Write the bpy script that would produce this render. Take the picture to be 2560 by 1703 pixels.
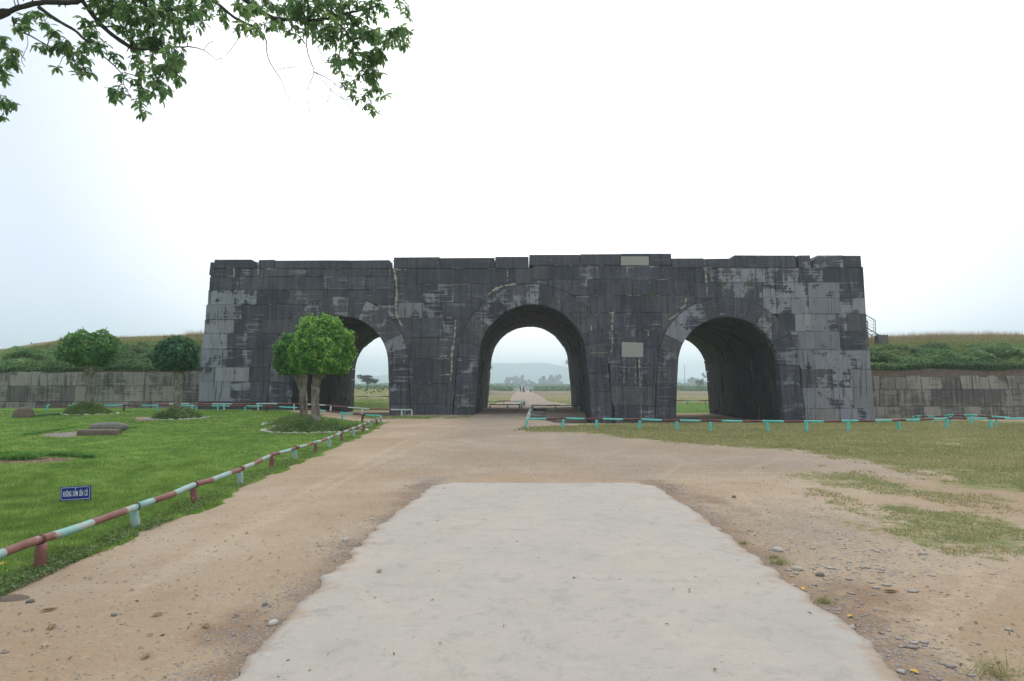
import bpy, math, random
import numpy as np
from mathutils import Vector, Matrix

random.seed(7)
rng = np.random.default_rng(7)
scene = bpy.context.scene
COL = scene.collection
for o in list(bpy.data.objects):
    bpy.data.objects.remove(o)

# ------------------------------------------------------------------ camera
F = 1729.0
CAMZ = 1.6
YAW = math.radians(0.795)
PITCH = math.radians(3.756)
cam_d = bpy.data.cameras.new("camera")
cam = bpy.data.objects.new("camera", cam_d)
COL.objects.link(cam)
cam.location = (0, 0, CAMZ)
cam.rotation_euler = (math.radians(90) + PITCH, 0, YAW)
cam_d.sensor_width = 36.0
cam_d.lens = F / 2560.0 * 36.0
cam_d.clip_start = 0.05
cam_d.clip_end = 20000
scene.camera = cam

# ------------------------------------------------------------------ sky, sun, exposure
SUN_EL, SUN_AZ = math.radians(60), math.radians(24)      # azimuth clockwise from +Y
world = bpy.data.worlds.new("World")
scene.world = world
world.use_nodes = True
wt = world.node_tree
wt.nodes.clear()
def wn(t, **k):
    n = wt.nodes.new(t)
    for a, b in k.items():
        setattr(n, a, b)
    return n
sky = wn('ShaderNodeTexSky', sky_type='NISHITA', sun_disc=False, sun_elevation=SUN_EL, sun_rotation=SUN_AZ,
         air_density=1.0, dust_density=3.0, ozone_density=1.0)
tc = wn('ShaderNodeTexCoord')
sun_dir = Vector((math.sin(SUN_AZ) * math.cos(SUN_EL), math.cos(SUN_AZ) * math.cos(SUN_EL), math.sin(SUN_EL)))
glow_dir = Vector((0.06, 0.93, 0.36)).normalized()
dot = wn('ShaderNodeVectorMath', operation='DOT_PRODUCT')
nrm = wn('ShaderNodeVectorMath', operation='NORMALIZE')
wt.links.new(tc.outputs['Generated'], nrm.inputs[0])
wt.links.new(nrm.outputs[0], dot.inputs[0])
dot.inputs[1].default_value = glow_dir
ramp = wn('ShaderNodeValToRGB')
ramp.color_ramp.interpolation = 'EASE'
els = ramp.color_ramp.elements
els[0].position = 0.40; els[0].color = (0.56, 0.60, 0.66, 1)
els[1].position = 0.955; els[1].color = (1.0, 1.0, 1.0, 1)
e = els.new(0.77); e.color = (0.525, 0.575, 0.65, 1)
wt.links.new(dot.outputs['Value'], ramp.inputs[0])
mul = wn('ShaderNodeVectorMath', operation='SCALE')
mul.inputs[3].default_value = 11.6
wt.links.new(ramp.outputs[0], mul.inputs[0])
mixw = wn('ShaderNodeMixRGB')
mixw.inputs[0].default_value = 0.90
wt.links.new(sky.outputs[0], mixw.inputs[1])
wt.links.new(mul.outputs[0], mixw.inputs[2])
bg = wn('ShaderNodeBackground')
bg.inputs[1].default_value = 0.13
wt.links.new(mixw.outputs[0], bg.inputs[0])
wo = wn('ShaderNodeOutputWorld')
wt.links.new(bg.outputs[0], wo.inputs[0])

sun_d = bpy.data.lights.new("sun", 'SUN')
sun_d.energy = 1.0
sun_d.angle = math.radians(22)
sun_d.color = (1.0, 0.96, 0.90)
sun = bpy.data.objects.new("sun", sun_d)
COL.objects.link(sun)
sun.rotation_euler = (-sun_dir).to_track_quat('-Z', 'Y').to_euler()
sun.location = (0, 0, 60)

vs = scene.view_settings
vs.view_transform = 'Standard'
vs.look = 'None'
vs.exposure = 0.2
vs.gamma = 1.0
vs.use_curve_mapping = False
scene.cycles.volume_bounces = 1
scene.cycles.max_bounces = 6
scene.cycles.transparent_max_bounces = 8

# ------------------------------------------------------------------ measuring helpers
RC = (Matrix.Rotation(YAW, 3, 'Z') @ Matrix.Rotation(math.radians(90) + PITCH, 3, 'X'))
def ray(px, py):
    return RC @ Vector(((px - 1280) / F, -(py - 851.5) / F, -1.0))
def at(px, py, Y):
    d = ray(px, py)
    t = Y / d.y
    return Vector((d.x * t, Y, CAMZ + d.z * t))
def G(px, py, z=0.0):
    d = ray(px, py)
    t = (z - CAMZ) / d.z
    return Vector((d.x * t, d.y * t, z))
GY, GB = 38.4, 0.05
def P(px, py, Y0=GY, b=GB):
    d = ray(px, py)
    # Y = Y0 + b*z ; point = t*d + (0,0,CAMZ)
    t = (Y0 + b * CAMZ) / (d.y - b * d.z)
    return (d.x * t, CAMZ + d.z * t)

# ------------------------------------------------------------------ noise
def _h(ix, iy, iz, s):
    n = (ix * 374761393 + iy * 668265263 + iz * 2147483647 * 3 + s * 974634777) & 0xffffffff
    n = ((n ^ (n >> 13)) * 1274126177) & 0xffffffff
    n = n ^ (n >> 16)
    return (n & 0xffff) / 65535.0
def vnoise(x, y, z=None, s=0):
    x = np.asarray(x, float); y = np.asarray(y, float)
    z = np.zeros_like(x) if z is None else np.asarray(z, float)
    ix = np.floor(x).astype(np.int64); iy = np.floor(y).astype(np.int64); iz = np.floor(z).astype(np.int64)
    fx = x - ix; fy = y - iy; fz = z - iz
    fx = fx * fx * (3 - 2 * fx); fy = fy * fy * (3 - 2 * fy); fz = fz * fz * (3 - 2 * fz)
    r = 0
    for dx in (0, 1):
        for dy in (0, 1):
            for dz in (0, 1):
                w = (fx if dx else 1 - fx) * (fy if dy else 1 - fy) * (fz if dz else 1 - fz)
                r = r + w * _h(ix + dx, iy + dy, iz + dz, s)
    return r
def fbm(x, y, z=None, s=0, o=4):
    r = 0; a = 0.5; f = 1.0; t = 0
    for k in range(o):
        r = r + a * vnoise(np.asarray(x) * f, np.asarray(y) * f, None if z is None else np.asarray(z) * f, s + k)
        t += a; a *= 0.5; f *= 2.03
    return r / t
def S(t):
    t = np.clip(t, 0, 1)
    return t * t * (3 - 2 * t)

# ------------------------------------------------------------------ terrain height
def hz(x, y):
    x = np.asarray(x, float); y = np.asarray(y, float)
    z = 0.02 * (fbm(x * 0.5, y * 0.5, s=3) - 0.5) * S((np.abs(x - 0.4) - 1.9) / 1.0)
    z = z + 0.31 * S((-7 - x) / 5) * S((y - 22) / 13)
    x0 = 1.0 + 3.0 * S((y - 40) / 2)
    hr = S((x - x0) / 1.3) * S((y - 29.5) / 5) * (1 - 0.5 * S((x - 14) / 5)) * (1 - S((y - 54) / 7))
    z = z - 0.52 * hr
    L = S((y - 37.5) / 2.5) * (1 - S((y - 55) / 1.6)) * S((x + 15) / .8) * (1 - S((x + 7.2) / .8))
    z = z * (1 - L) - 0.34 * L
    z = z + 0.75 * np.exp(-((y - 88) / 9) ** 2) * S((-9 - x) / 8) * (0.7 + 0.6 * vnoise(x * .1, y * .1, s=9))
    z = z - 0.35 * S((y - 90) / 200)
    z = z - 0.25 * S((np.abs(x) - 40) / 100) * S((60 - y) / 30)
    return z
def hz1(x, y):
    return float(hz(np.array([x]), np.array([y]))[0])

def pip(x, y, poly):
    inside = np.zeros(x.shape, bool)
    n = len(poly)
    for i in range(n):
        x1, y1 = poly[i]; x2, y2 = poly[(i + 1) % n]
        c = ((y1 > y) != (y2 > y)) & (x < (x2 - x1) * (y - y1) / (y2 - y1 + 1e-12) + x1)
        inside ^= c
    return inside
def gp(pts):
    return [(G(a, b).x, G(a, b).y) for a, b in pts]

LAWN_XE_Y = [-5, 5.2, 6.43, 8.84, 11.4, 16, 20, 26, 29.2]
LAWN_XE_X = [-3.75, -3.88, -4.0, -4.12, -4.4, -4.75, -4.95, -5.45, -5.75]
RG = gp([(1292, 1085), (1400, 1079), (1500, 1086), (1580, 1097), (1700, 1106), (1860, 1119), (2050, 1126), (2110, 1150),
         (2250, 1176), (2340, 1202), (2460, 1225), (2600, 1262)]) + [(60, 12), (60, 37.9), (13, 37.9), (9.5, 33), (1.5, 28.5), (-0.2, 26.5)]
RP = [gp([(1945, 1212), (2060, 1203), (2130, 1222), (2110, 1238), (2000, 1234)]),
      gp([(2050, 1250), (2200, 1240), (2400, 1270), (2700, 1300), (2700, 1500), (2500, 1455), (2440, 1430), (2330, 1395), (2210, 1350), (2150, 1300)]),
      gp([(2460, 1670), (2640, 1640), (2700, 1800), (2500, 1750)])]
RSPARSE = [gp([(1900, 1190), (2060, 1165), (2250, 1190), (2450, 1235), (2750, 1290), (2750, 1330), (2400, 1275), (2150, 1245), (1960, 1225)]), gp([(1960, 1240), (2100, 1250), (2200, 1340), (2330, 1390), (2500, 1450), (2600, 1540), (2450, 1470), (2250, 1400), (2080, 1330)])]
BEDS = [gp([(100, 1091), (120, 1085), (196, 1081), (205, 1092), (150, 1095)]),
        gp([(-60, 1146), (60, 1143), (150, 1145), (192, 1149), (150, 1156), (80, 1160), (-60, 1160)]),
        gp([(335, 1055), (398, 1059), (390, 1062), (340, 1062)])]
GRAV = [gp([(1340, 1080), (1500, 1082), (1580, 1100), (1600, 1122), (1500, 1150), (1380, 1130)]),
        gp([(1450, 1165), (1700, 1160), (1690, 1200), (1480, 1205)]),
        gp([(1760, 1292), (1850, 1330), (2010, 1440), (2100, 1430), (2050, 1370), (1990, 1330), (1880, 1295)]),
        gp([(1850, 1250), (2150, 1290), (2320, 1420), (2100, 1420)]),
        gp([(1160, 1040), (1300, 1040), (1310, 1100), (1200, 1130), (1120, 1090)])]
DARK = [gp([(470, 1570), (600, 1520), (720, 1500), (800, 1420), (860, 1390), (700, 1560), (600, 1640), (520, 1620)]),
        gp([(930, 1300), (1000, 1235), (1070, 1215), (1075, 1214), (950, 1320), (870, 1400)]),
        gp([(1700, 1240), (1860, 1280), (1940, 1330), (1960, 1300), (1820, 1250), (1680, 1225)]),
        gp([(2110, 1430), (2300, 1510), (2290, 1560), (2200, 1560), (2080, 1470)]),
        gp([(1960, 1440), (2100, 1500), (2300, 1620), (2300, 1703), (2240, 1690), (2050, 1540)])]
TRK = [gp([(1900, 1690), (2300, 1560), (2420, 1470), (2440, 1420)]),
       gp([(2220, 1440), (2330, 1432), (2420, 1426)]),
       gp([(1860, 1180), (1960, 1140), (2060, 1140)]),
       gp([(1650, 1195), (1700, 1160), (1850, 1142), (2040, 1130)]),
       gp([(1600, 1136), (1760, 1138), (1900, 1132)]),
       gp([(1840, 1230), (1900, 1280), (1960, 1300)]),
       gp([(2290, 1620), (2360, 1560), (2480, 1480), (2520, 1440)]),
       gp([(2200, 1530), (2330, 1590), (2450, 1690)]),
       gp([(1200, 1060), (1100, 1090), (900, 1180), (500, 1400)]),
       gp([(1150, 1060), (1020, 1100), (760, 1230), (300, 1500)])]

def in_any(x, y, polys, warp=0.0, ws=1.0, s=0):
    wx = x + warp * (fbm(x * ws, y * ws, s=s + 20) - .5) * 2
    wy = y + warp * 1.6 * (fbm(x * ws + 31, y * ws, s=s + 27) - .5) * 2
    r = np.zeros(x.shape, bool)
    for p in polys:
        r |= pip(wx, wy, p)
    return r.astype(float)
def soft(x, y, polys, rad, warp, ws, s):
    acc = 0
    for k in range(10):
        a = 2.4 * k; r_ = rad * math.sqrt((k + .5) / 10)
        acc = acc + in_any(x + r_ * math.cos(a), y + 1.5 * r_ * math.sin(a), polys, warp, ws, s)
    return acc / 10
def grass_mask(x, y):
    """0..1 how much grass grows there, and how dry it is"""
    w = 0.5 * (fbm(x * 1.3, y * 1.3, s=40) - .5)
    xe = np.interp(y, LAWN_XE_Y, LAWN_XE_X)
    lawn = (x + w < xe) & (y < 30.3 + np.clip(-6 - x, 0, 9) * (0.75 + .6 * (x < -12)) + w)
    lawn &= y < 40.4
    g = lawn.astype(float)
    bed = in_any(x, y, BEDS, 0.12, 2.0)
    g = g * (1 - bed)
    rg = soft(x, y, [RG], 1.3, 0.6, 0.7, 1)
    rp = soft(x, y, RP, 1.1, 0.5, 1.0, 2)
    rs = soft(x, y, RSPARSE, 1.0, 0.6, 1.0, 6)
    bald = .30 * S((fbm(x * .45, y * .45, s=44) - .52) / .12) * (y < 24)
    g = np.maximum(g, rg * (0.95 - bald))
    g = np.maximum(g, rp * (0.74 - bald * .5))
    g = np.maximum(g, rs * .56)
    # thin grass before the piers
    pier = ((y > 33.8) & (y < 38.3) & (x > -8.0) & (x < -2.6)).astype(float) * 0.5
    g = np.maximum(g, pier)
    # beyond the gate
    rw = 1.9 + 1.6 * S((75 - y) / 22) + 0.6 * fbm(y * .2, x * 0 + 3.0, s=5)
    far = ((y > 54.5) & (np.abs(x - 0.75) > rw) & (y < 96 + 10 * fbm(x * .05, y * .05, s=8))).astype(float) * 0.9
    g = np.maximum(g, far)
    dry = np.where(x > 0, 0.72, 0.02)
    dry = np.where((x > 0) & (y < 14), 0.66, dry)
    dry = np.where(y > 54, 0.35 + 0.6 * S((y - 60) / 20), dry)
    dry = np.where((y > 54) & (x > 6) & (y < 64), 0.05, dry)
    dry = np.where(pier > 0, np.maximum(dry, 0.5), dry)
    return g, dry

# ------------------------------------------------------------------ object helpers
def put(o, parent=None, label=None, cat=None, group=None, kind=None):
    COL.objects.link(o)
    if parent is not None:
        o.parent = parent
        o.matrix_parent_inverse = Matrix.Translation(-Vector(parent.location))
    if label: o['label'] = label
    if cat: o['category'] = cat
    if group: o['group'] = group
    if kind: o['kind'] = kind
    return o
def empty(name, loc, label, cat, group=None, rz=0):
    o = bpy.data.objects.new(name, None)
    o.location = loc
    o.empty_display_size = 0.2
    return put(o, None, label, cat, group)
def mesh_of(name, verts, faces, mats=(), smooth=False, midx=None, attrs=None):
    me = bpy.data.meshes.new(name)
    if isinstance(verts, np.ndarray):
        verts = verts.reshape(-1, 3)
        if isinstance(faces, np.ndarray):
            k = faces.shape[1]; n = len(faces)
            me.vertices.add(len(verts)); me.vertices.foreach_set('co', verts.astype(np.float32).ravel())
            me.loops.add(n * k); me.loops.foreach_set('vertex_index', faces.astype(np.int32).ravel())
            me.polygons.add(n); me.polygons.foreach_set('loop_start', np.arange(0, n * k, k, dtype=np.int32))
            me.polygons.foreach_set('loop_total', np.full(n, k, dtype=np.int32))
            me.update(calc_edges=True)
        else:
            me.from_pydata(verts.tolist(), [], faces)
    else:
        me.from_pydata([tuple(v) for v in verts], [], faces)
    for m in (mats if isinstance(mats, (list, tuple)) else [mats]):
        me.materials.append(m)
    if smooth:
        me.polygons.foreach_set('use_smooth', np.ones(len(me.polygons), bool))
    if midx is not None:
        me.polygons.foreach_set('material_index', np.asarray(midx, dtype=np.int32))
    if attrs:
        for k, v in attrs.items():
            a = me.attributes.new(k, 'FLOAT', 'POINT')
            a.data.foreach_set('value', np.asarray(v, dtype=np.float32))
    me.update()
    return me
def mk(name, verts, faces, mats, parent=None, smooth=False, midx=None, attrs=None, color=None, **tags):
    me = mesh_of(name, verts, faces, mats, smooth, midx, attrs)
    o = bpy.data.objects.new(name, me)
    if color: o.color = color
    return put(o, parent, **tags)

class MB:
    def __init__(s): s.v = []; s.f = []; s.m = []
    def add(s, v, f, m=0):
        n = len(s.v); s.v += [tuple(a) for a in v]; s.f += [tuple(i + n for i in a) for a in f]; s.m += [m] * len(f)
    def box(s, c, d, m=0, rz=0.0, jit=0.0):
        cx, cy, cz = c; dx, dy, dz = [a / 2 for a in d]
        v = []
        for sx, sy, sz in ((-1,-1,-1),(1,-1,-1),(1,1,-1),(-1,1,-1),(-1,-1,1),(1,-1,1),(1,1,1),(-1,1,1)):
            x, y, z = sx*dx*(1+random.uniform(-jit,jit)), sy*dy*(1+random.uniform(-jit,jit)), sz*dz
            v.append((cx + x*math.cos(rz) - y*math.sin(rz), cy + x*math.sin(rz) + y*math.cos(rz), cz + z))
        s.add(v, [(0,3,2,1),(4,5,6,7),(0,1,5,4),(1,2,6,5),(2,3,7,6),(3,0,4,7)], m)
    def tube(s, pts, rad, n=8, m=0, mseg=None, cap=True, wob=0.0, seed=0):
        pts = [Vector(p) for p in pts]
        if not isinstance(rad, (list, tuple)): rad = [rad] * len(pts)
        v = []; up = None
        rr = random.Random(seed)
        for i, p in enumerate(pts):
            t = (pts[min(i+1, len(pts)-1)] - pts[max(i-1, 0)]).normalized()
            if up is None:
                up = t.orthogonal().normalized()
            up = (up - t * up.dot(t)).normalized()
            b = t.cross(up)
            for k in range(n):
                a = 2*math.pi*k/n
                r = rad[i] * (1 + rr.uniform(-wob, wob))
                v.append(p + (up*math.cos(a) + b*math.sin(a)) * r)
        f = []; ms = []
        for i in range(len(pts)-1):
            for k in range(n):
                f.append((i*n+k, i*n+(k+1)%n, (i+1)*n+(k+1)%n, (i+1)*n+k)); ms.append(mseg[i] if mseg else m)
        if cap:
            f.append(tuple(range(n))[::-1]); ms.append(ms[0])
            f.append(tuple((len(pts)-1)*n+k for k in range(n))); ms.append(ms[-2])
        o = len(s.v); s.v += [tuple(a) for a in v]; s.f += [tuple(i+o for i in a) for a in f]; s.m += ms
    def build(s, name, mats, parent=None, smooth=False, color=None, **tags):
        return mk(name, s.v, s.f, mats, parent, smooth, s.m if s.m else None, None, color, **tags)

# ------------------------------------------------------------------ materials
class NT:
    """small node helper"""
    def __init__(s, name, rough=0.9, spec=0.25):
        s.m = bpy.data.materials.new(name); s.m.use_nodes = True
        s.t = s.m.node_tree; s.t.nodes.clear()
        s.out = s.t.nodes.new('ShaderNodeOutputMaterial')
        s.b = s.t.nodes.new('ShaderNodeBsdfPrincipled')
        s.b.inputs['Roughness'].default_value = rough
        s.b.inputs['Specular IOR Level'].default_value = spec
        s.t.links.new(s.b.outputs[0], s.out.inputs[0])
        s.geo = s.t.nodes.new('ShaderNodeNewGeometry')
    def L(s, a, b): s.t.links.new(a, b)
    def pos(s): return s.geo.outputs['Position']
    def mapping(s, scale, src=None, loc=(0,0,0)):
        n = s.t.nodes.new('ShaderNodeMapping'); n.inputs['Scale'].default_value = scale; n.inputs['Location'].default_value = loc
        s.L(src if src is not None else s.pos(), n.inputs[0]); return n.outputs[0]
    def noise(s, scale, detail=4, rough=0.55, vec=None, dist=0.0):
        n = s.t.nodes.new('ShaderNodeTexNoise'); n.inputs['Scale'].default_value = scale; n.inputs['Detail'].default_value = detail
        n.inputs['Roughness'].default_value = rough; n.inputs['Distortion'].default_value = dist
        s.L(vec if vec is not None else s.pos(), n.inputs['Vector']); return n.outputs[0]
    def vor(s, scale, vec=None, feature='F1', out='Distance'):
        n = s.t.nodes.new('ShaderNodeTexVoronoi'); n.inputs['Scale'].default_value = scale; n.feature = feature
        s.L(vec if vec is not None else s.pos(), n.inputs['Vector']); return n.outputs[out]
    def math(s, op, a, b=None, c=None, clamp=False):
        n = s.t.nodes.new('ShaderNodeMath'); n.operation = op; n.use_clamp = clamp
        for i, x in enumerate((a, b, c)):
            if x is None: continue
            if isinstance(x, (int, float)): n.inputs[i].default_value = x
            else: s.L(x, n.inputs[i])
        return n.outputs[0]
    def step(s, x, lo, hi, a=0.0, b=1.0):
        n = s.t.nodes.new('ShaderNodeMapRange'); n.interpolation_type = 'SMOOTHSTEP'
        s.L(x, n.inputs[0]); n.inputs[1].default_value = lo; n.inputs[2].default_value = hi
        n.inputs[3].default_value = a; n.inputs[4].default_value = b
        return n.outputs[0]
    def mix(s, f, a, b, blend='MIX'):
        n = s.t.nodes.new('ShaderNodeMixRGB'); n.blend_type = blend
        for i, x in ((0, f), (1, a), (2, b)):
            if isinstance(x, (int, float)): n.inputs[i].default_value = x
            elif isinstance(x, tuple): n.inputs[i].default_value = (x[0], x[1], x[2], 1)
            else: s.L(x, n.inputs[i])
        return n.outputs[0]
    def attr(s, name):
        n = s.t.nodes.new('ShaderNodeAttribute'); n.attribute_name = name; return n.outputs['Fac']
    def obj(s): 
        return s.t.nodes.new('ShaderNodeObjectInfo')
    def sep(s, c):
        n = s.t.nodes.new('ShaderNodeSeparateColor'); s.L(c, n.inputs[0]); return n.outputs
    def color(s, c):
        if isinstance(c, tuple): s.b.inputs['Base Color'].default_value = (*c, 1)
        else: s.L(c, s.b.inputs['Base Color'])
    def bump(s, h, strength=0.5, dist=0.02):
        n = s.t.nodes.new('ShaderNodeBump'); n.inputs['Strength'].default_value = strength; n.inputs['Distance'].default_value = dist
        s.L(h, n.inputs['Height']); s.L(n.outputs[0], s.b.inputs['Normal'])
    def translucent(s, col, f):
        tr = s.t.nodes.new('ShaderNodeBsdfTranslucent'); 
        if isinstance(col, tuple): tr.inputs[0].default_value = (*col, 1)
        else: s.L(col, tr.inputs[0])
        mx = s.t.nodes.new('ShaderNodeMixShader'); mx.inputs[0].default_value = f
        s.L(s.b.outputs[0], mx.inputs[1]); s.L(tr.outputs[0], mx.inputs[2]); s.L(mx.outputs[0], s.out.inputs[0])

def stone_material(name, dark_a, dark_b, light_a, light_b, wall=False):
    t = NT(name, 0.85, 0.3)
    oi = t.obj(); c = t.sep(oi.outputs['Color'])
    rnd = oi.outputs['Random']
    # each stone has its own stains: shift the pattern by the stone's own number
    off = t.t.nodes.new('ShaderNodeVectorMath'); off.operation = 'MULTIPLY_ADD'
    comb = t.t.nodes.new('ShaderNodeCombineXYZ')
    t.L(rnd, comb.inputs[0]); t.L(rnd, comb.inputs[1]); t.L(rnd, comb.inputs[2])
    t.L(comb.outputs[0], off.inputs[0]); off.inputs[1].default_value = (0.5, 0.5, 0.3); t.L(t.pos(), off.inputs[2])
    pv = off.outputs[0]
    blot = t.noise(0.9, 6, 0.6, pv, 0.3)
    fine = t.noise(5.0, 7, 0.7)
    ripple = t.noise(1.0, 5, 0.6, t.mapping((0.7, 0.7, 11.0), pv))
    streak = t.noise(1.0, 4, 0.55, t.mapping((5.0, 5.0, 0.35)))
    s1 = t.math('MULTIPLY', blot, 0.55)
    s2 = t.math('MULTIPLY_ADD', ripple, 0.16 if not wall else 0.05, s1)
    s3 = t.math('MULTIPLY_ADD', streak, 0.18 if not wall else 0.4, s2)
    s4 = t.math('MULTIPLY_ADD', fine, 0.12, s3)
    k = t.math('MULTIPLY_ADD', t.math('SUBTRACT', c[0], 0.5), 0.40, s4)
    mask = t.step(k, 0.49, 0.535 if not wall else 0.66)
    dk = t.mix(t.noise(1.7, 5, 0.6, pv), dark_a, dark_b)
    dk = t.mix(c[1], dk, (0.105, 0.096, 0.086))
    lt = t.mix(fine, light_a, light_b)
    lt = t.mix(c[1], lt, (0.30, 0.27, 0.215))
    col = t.mix(mask, dk, lt)
    ws = t.step(t.math('MULTIPLY_ADD', t.math('SUBTRACT', c[0], 0.5), 0.30, t.math('MULTIPLY_ADD', blot, 0.35, t.math('MULTIPLY', ripple, 0.65))), 0.50, 0.56, 0, 0.6)
    col = t.mix(ws, col, lt)
    # half-worn film between the two
    film = t.step(t.math('MULTIPLY_ADD', streak, 0.45, t.math('MULTIPLY_ADD', fine, 0.3, t.math('MULTIPLY', t.noise(.5, 5, .65), .35))), 0.46, 0.68, 0.0, 0.55)
    col = t.mix(film, col, t.mix(c[1], (0.13, 0.13, 0.135), (0.20, 0.175, 0.14)))
    sp = t.step(t.noise(26.0, 3, 0.6), 0.70, 0.76, 0, 0.55)
    col = t.mix(sp, col, (0.36, 0.35, 0.32))
    drip = t.step(t.noise(1.0, 3, 0.5, t.mapping((9.0, 9.0, 0.22))), 0.56, 0.72, 0, 0.75)
    col = t.mix(drip, col, (0.028, 0.028, 0.030))
    br = t.math('MULTIPLY_ADD', rnd, 0.34, 0.83)
    bc = t.t.nodes.new('ShaderNodeCombineXYZ')
    for i in range(3): t.L(br, bc.inputs[i])
    col = t.mix(1.0, col, bc.outputs[0], 'MULTIPLY')
    t.color(col)
    h = t.math('MULTIPLY_ADD', ripple, 0.5, t.math('MULTIPLY_ADD', blot, 0.9, fine))
    t.bump(h, 0.55, 0.035)
    return t.m
M = {}
M['stone'] = stone_material('black_limestone', (0.031, 0.033, 0.043), (0.070, 0.072, 0.086), (0.165, 0.172, 0.200), (0.33, 0.335, 0.36))
M['wall'] = stone_material('wall_limestone', (0.060, 0.057, 0.053), (0.110, 0.103, 0.093), (0.19, 0.18, 0.162), (0.31, 0.295, 0.265), True)

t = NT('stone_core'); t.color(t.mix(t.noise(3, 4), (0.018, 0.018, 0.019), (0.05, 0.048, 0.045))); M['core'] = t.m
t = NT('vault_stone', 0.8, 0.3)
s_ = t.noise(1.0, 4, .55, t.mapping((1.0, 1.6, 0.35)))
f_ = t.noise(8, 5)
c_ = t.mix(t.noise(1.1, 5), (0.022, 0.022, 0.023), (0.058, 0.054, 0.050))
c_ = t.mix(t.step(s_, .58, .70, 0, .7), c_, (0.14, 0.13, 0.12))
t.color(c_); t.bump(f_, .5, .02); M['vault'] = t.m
t = NT('cream_mortar'); t.color(t.mix(t.noise(9, 4), (0.20, 0.185, 0.15), (0.46, 0.42, 0.33))); t.bump(t.noise(20, 3), .5, .01); M['mortar'] = t.m
t = NT('pale_plate', .85); t.color(t.mix(t.noise(6, 5), (0.28, 0.265, 0.235), (0.36, 0.345, 0.31))); t.bump(t.noise(18, 4), .3, .01); M['plate'] = t.m

def leaf_material(name, a, b, c, trans=0.25, rough=0.5):
    """a, b = two ordinary leaf greens, c = the youngest or driest leaves"""
    t = NT(name, rough, 0.35)
    ti = t.attr('tint')
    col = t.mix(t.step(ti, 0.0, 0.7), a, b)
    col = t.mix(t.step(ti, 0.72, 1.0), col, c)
    t.color(col)
    t.translucent(t.mix(0.5, col, (col and (c[0]*1.2, c[1]*1.2, c[2]*0.8))), trans)
    return t.m
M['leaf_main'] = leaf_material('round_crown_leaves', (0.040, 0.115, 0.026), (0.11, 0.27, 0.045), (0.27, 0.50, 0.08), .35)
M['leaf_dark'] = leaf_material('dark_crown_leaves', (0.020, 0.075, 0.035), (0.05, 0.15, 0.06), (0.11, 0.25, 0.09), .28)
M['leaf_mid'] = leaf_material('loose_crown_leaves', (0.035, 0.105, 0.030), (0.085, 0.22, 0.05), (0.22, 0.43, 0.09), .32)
M['leaf_over'] = leaf_material('branch_leaves', (0.06, 0.135, 0.075), (0.15, 0.30, 0.14), (0.28, 0.40, 0.15), .58)
M['shrub'] = leaf_material('bank_shrub_leaves', (0.055, 0.12, 0.042), (0.14, 0.26, 0.08), (0.26, 0.37, 0.12), .32)
M['cover'] = leaf_material('mound_plants', (0.085, 0.155, 0.045), (0.17, 0.26, 0.08), (0.26, 0.27, 0.13), .25)
M['blade'] = leaf_material('lawn_blades', (0.085, 0.165, 0.030), (0.205, 0.355, 0.070), (0.40, 0.49, 0.15), .3, .6)
M['blade_dry'] = leaf_material('dry_grass_blades', (0.12, 0.175, 0.062), (0.28, 0.285, 0.12), (0.46, 0.40, 0.22), .3, .7)
M['straw'] = leaf_material('straw_stems', (0.30, 0.24, 0.17), (0.42, 0.34, 0.25), (0.52, 0.45, 0.36), .3, .8)
M['far_leaf'] = leaf_material('far_tree_leaves', (0.022, 0.045, 0.025), (0.035, 0.07, 0.032), (0.05, 0.09, 0.04), .15)
M['crop'] = leaf_material('crop_leaves', (0.05, 0.12, 0.03), (0.08, 0.17, 0.04), (0.12, 0.21, 0.06), .2)

t = NT('bark_topiary', .9)
v_ = t.noise(1, 5, .6, t.mapping((14, 14, 2.5)))
c_ = t.mix(t.step(v_, .3, .7), (0.085, 0.07, 0.052), (0.27, 0.235, 0.185))
c_ = t.mix(t.step(t.noise(5, 3), .52, .62, 0, .6), c_, (0.32, 0.30, 0.26))
t.color(c_); t.bump(v_, .8, .03); M['bark'] = t.m
t = NT('bark_branch', .9)
v_ = t.noise(1, 5, .6, t.mapping((30, 30, 30)))
t.color(t.mix(v_, (0.022, 0.020, 0.019), (0.085, 0.075, 0.068))); t.bump(v_, .8, .02); M['bark_dark'] = t.m

def paint_material(name, base, worn, under, amount):
    t = NT(name, .6, .35)
    n = t.noise(1.0, 5, .65, t.mapping((5, 5, 9)))
    col = t.mix(t.step(t.noise(3.5, 4), .35, .65), base, worn)
    col = t.mix(t.step(n, amount, amount + .05, 0, .85), col, under)
    t.color(col); t.bump(t.noise(30, 4), .25, .006); return t.m
M['turq'] = paint_material('turquoise_paint', (0.10, 0.50, 0.43), (0.16, 0.56, 0.49), (0.30, 0.30, 0.27), .66)
M['red'] = paint_material('oxide_red_paint', (0.125, 0.040, 0.034), (0.17, 0.062, 0.052), (0.21, 0.17, 0.15), .68)
M['turq_worn'] = paint_material('worn_turquoise_paint', (0.22, 0.44, 0.40), (0.34, 0.48, 0.44), (0.38, 0.35, 0.30), .50)
M['red_worn'] = paint_material('worn_oxide_red_paint', (0.19, 0.075, 0.062), (0.26, 0.115, 0.095), (0.36, 0.27, 0.23), .62)
M['white_worn'] = paint_material('chalky_white_paint', (0.55, 0.60, 0.57), (0.45, 0.58, 0.54), (0.33, 0.31, 0.28), .6)
t = NT('rusty_wire', .7); t.color((0.09, 0.05, 0.035)); M['wire'] = t.m
t = NT('sign_blue', .45); t.color(t.mix(t.step(t.noise(14, 4), .4, .7), (0.012, 0.025, 0.19), (0.025, 0.045, 0.27))); M['blue'] = t.m
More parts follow.
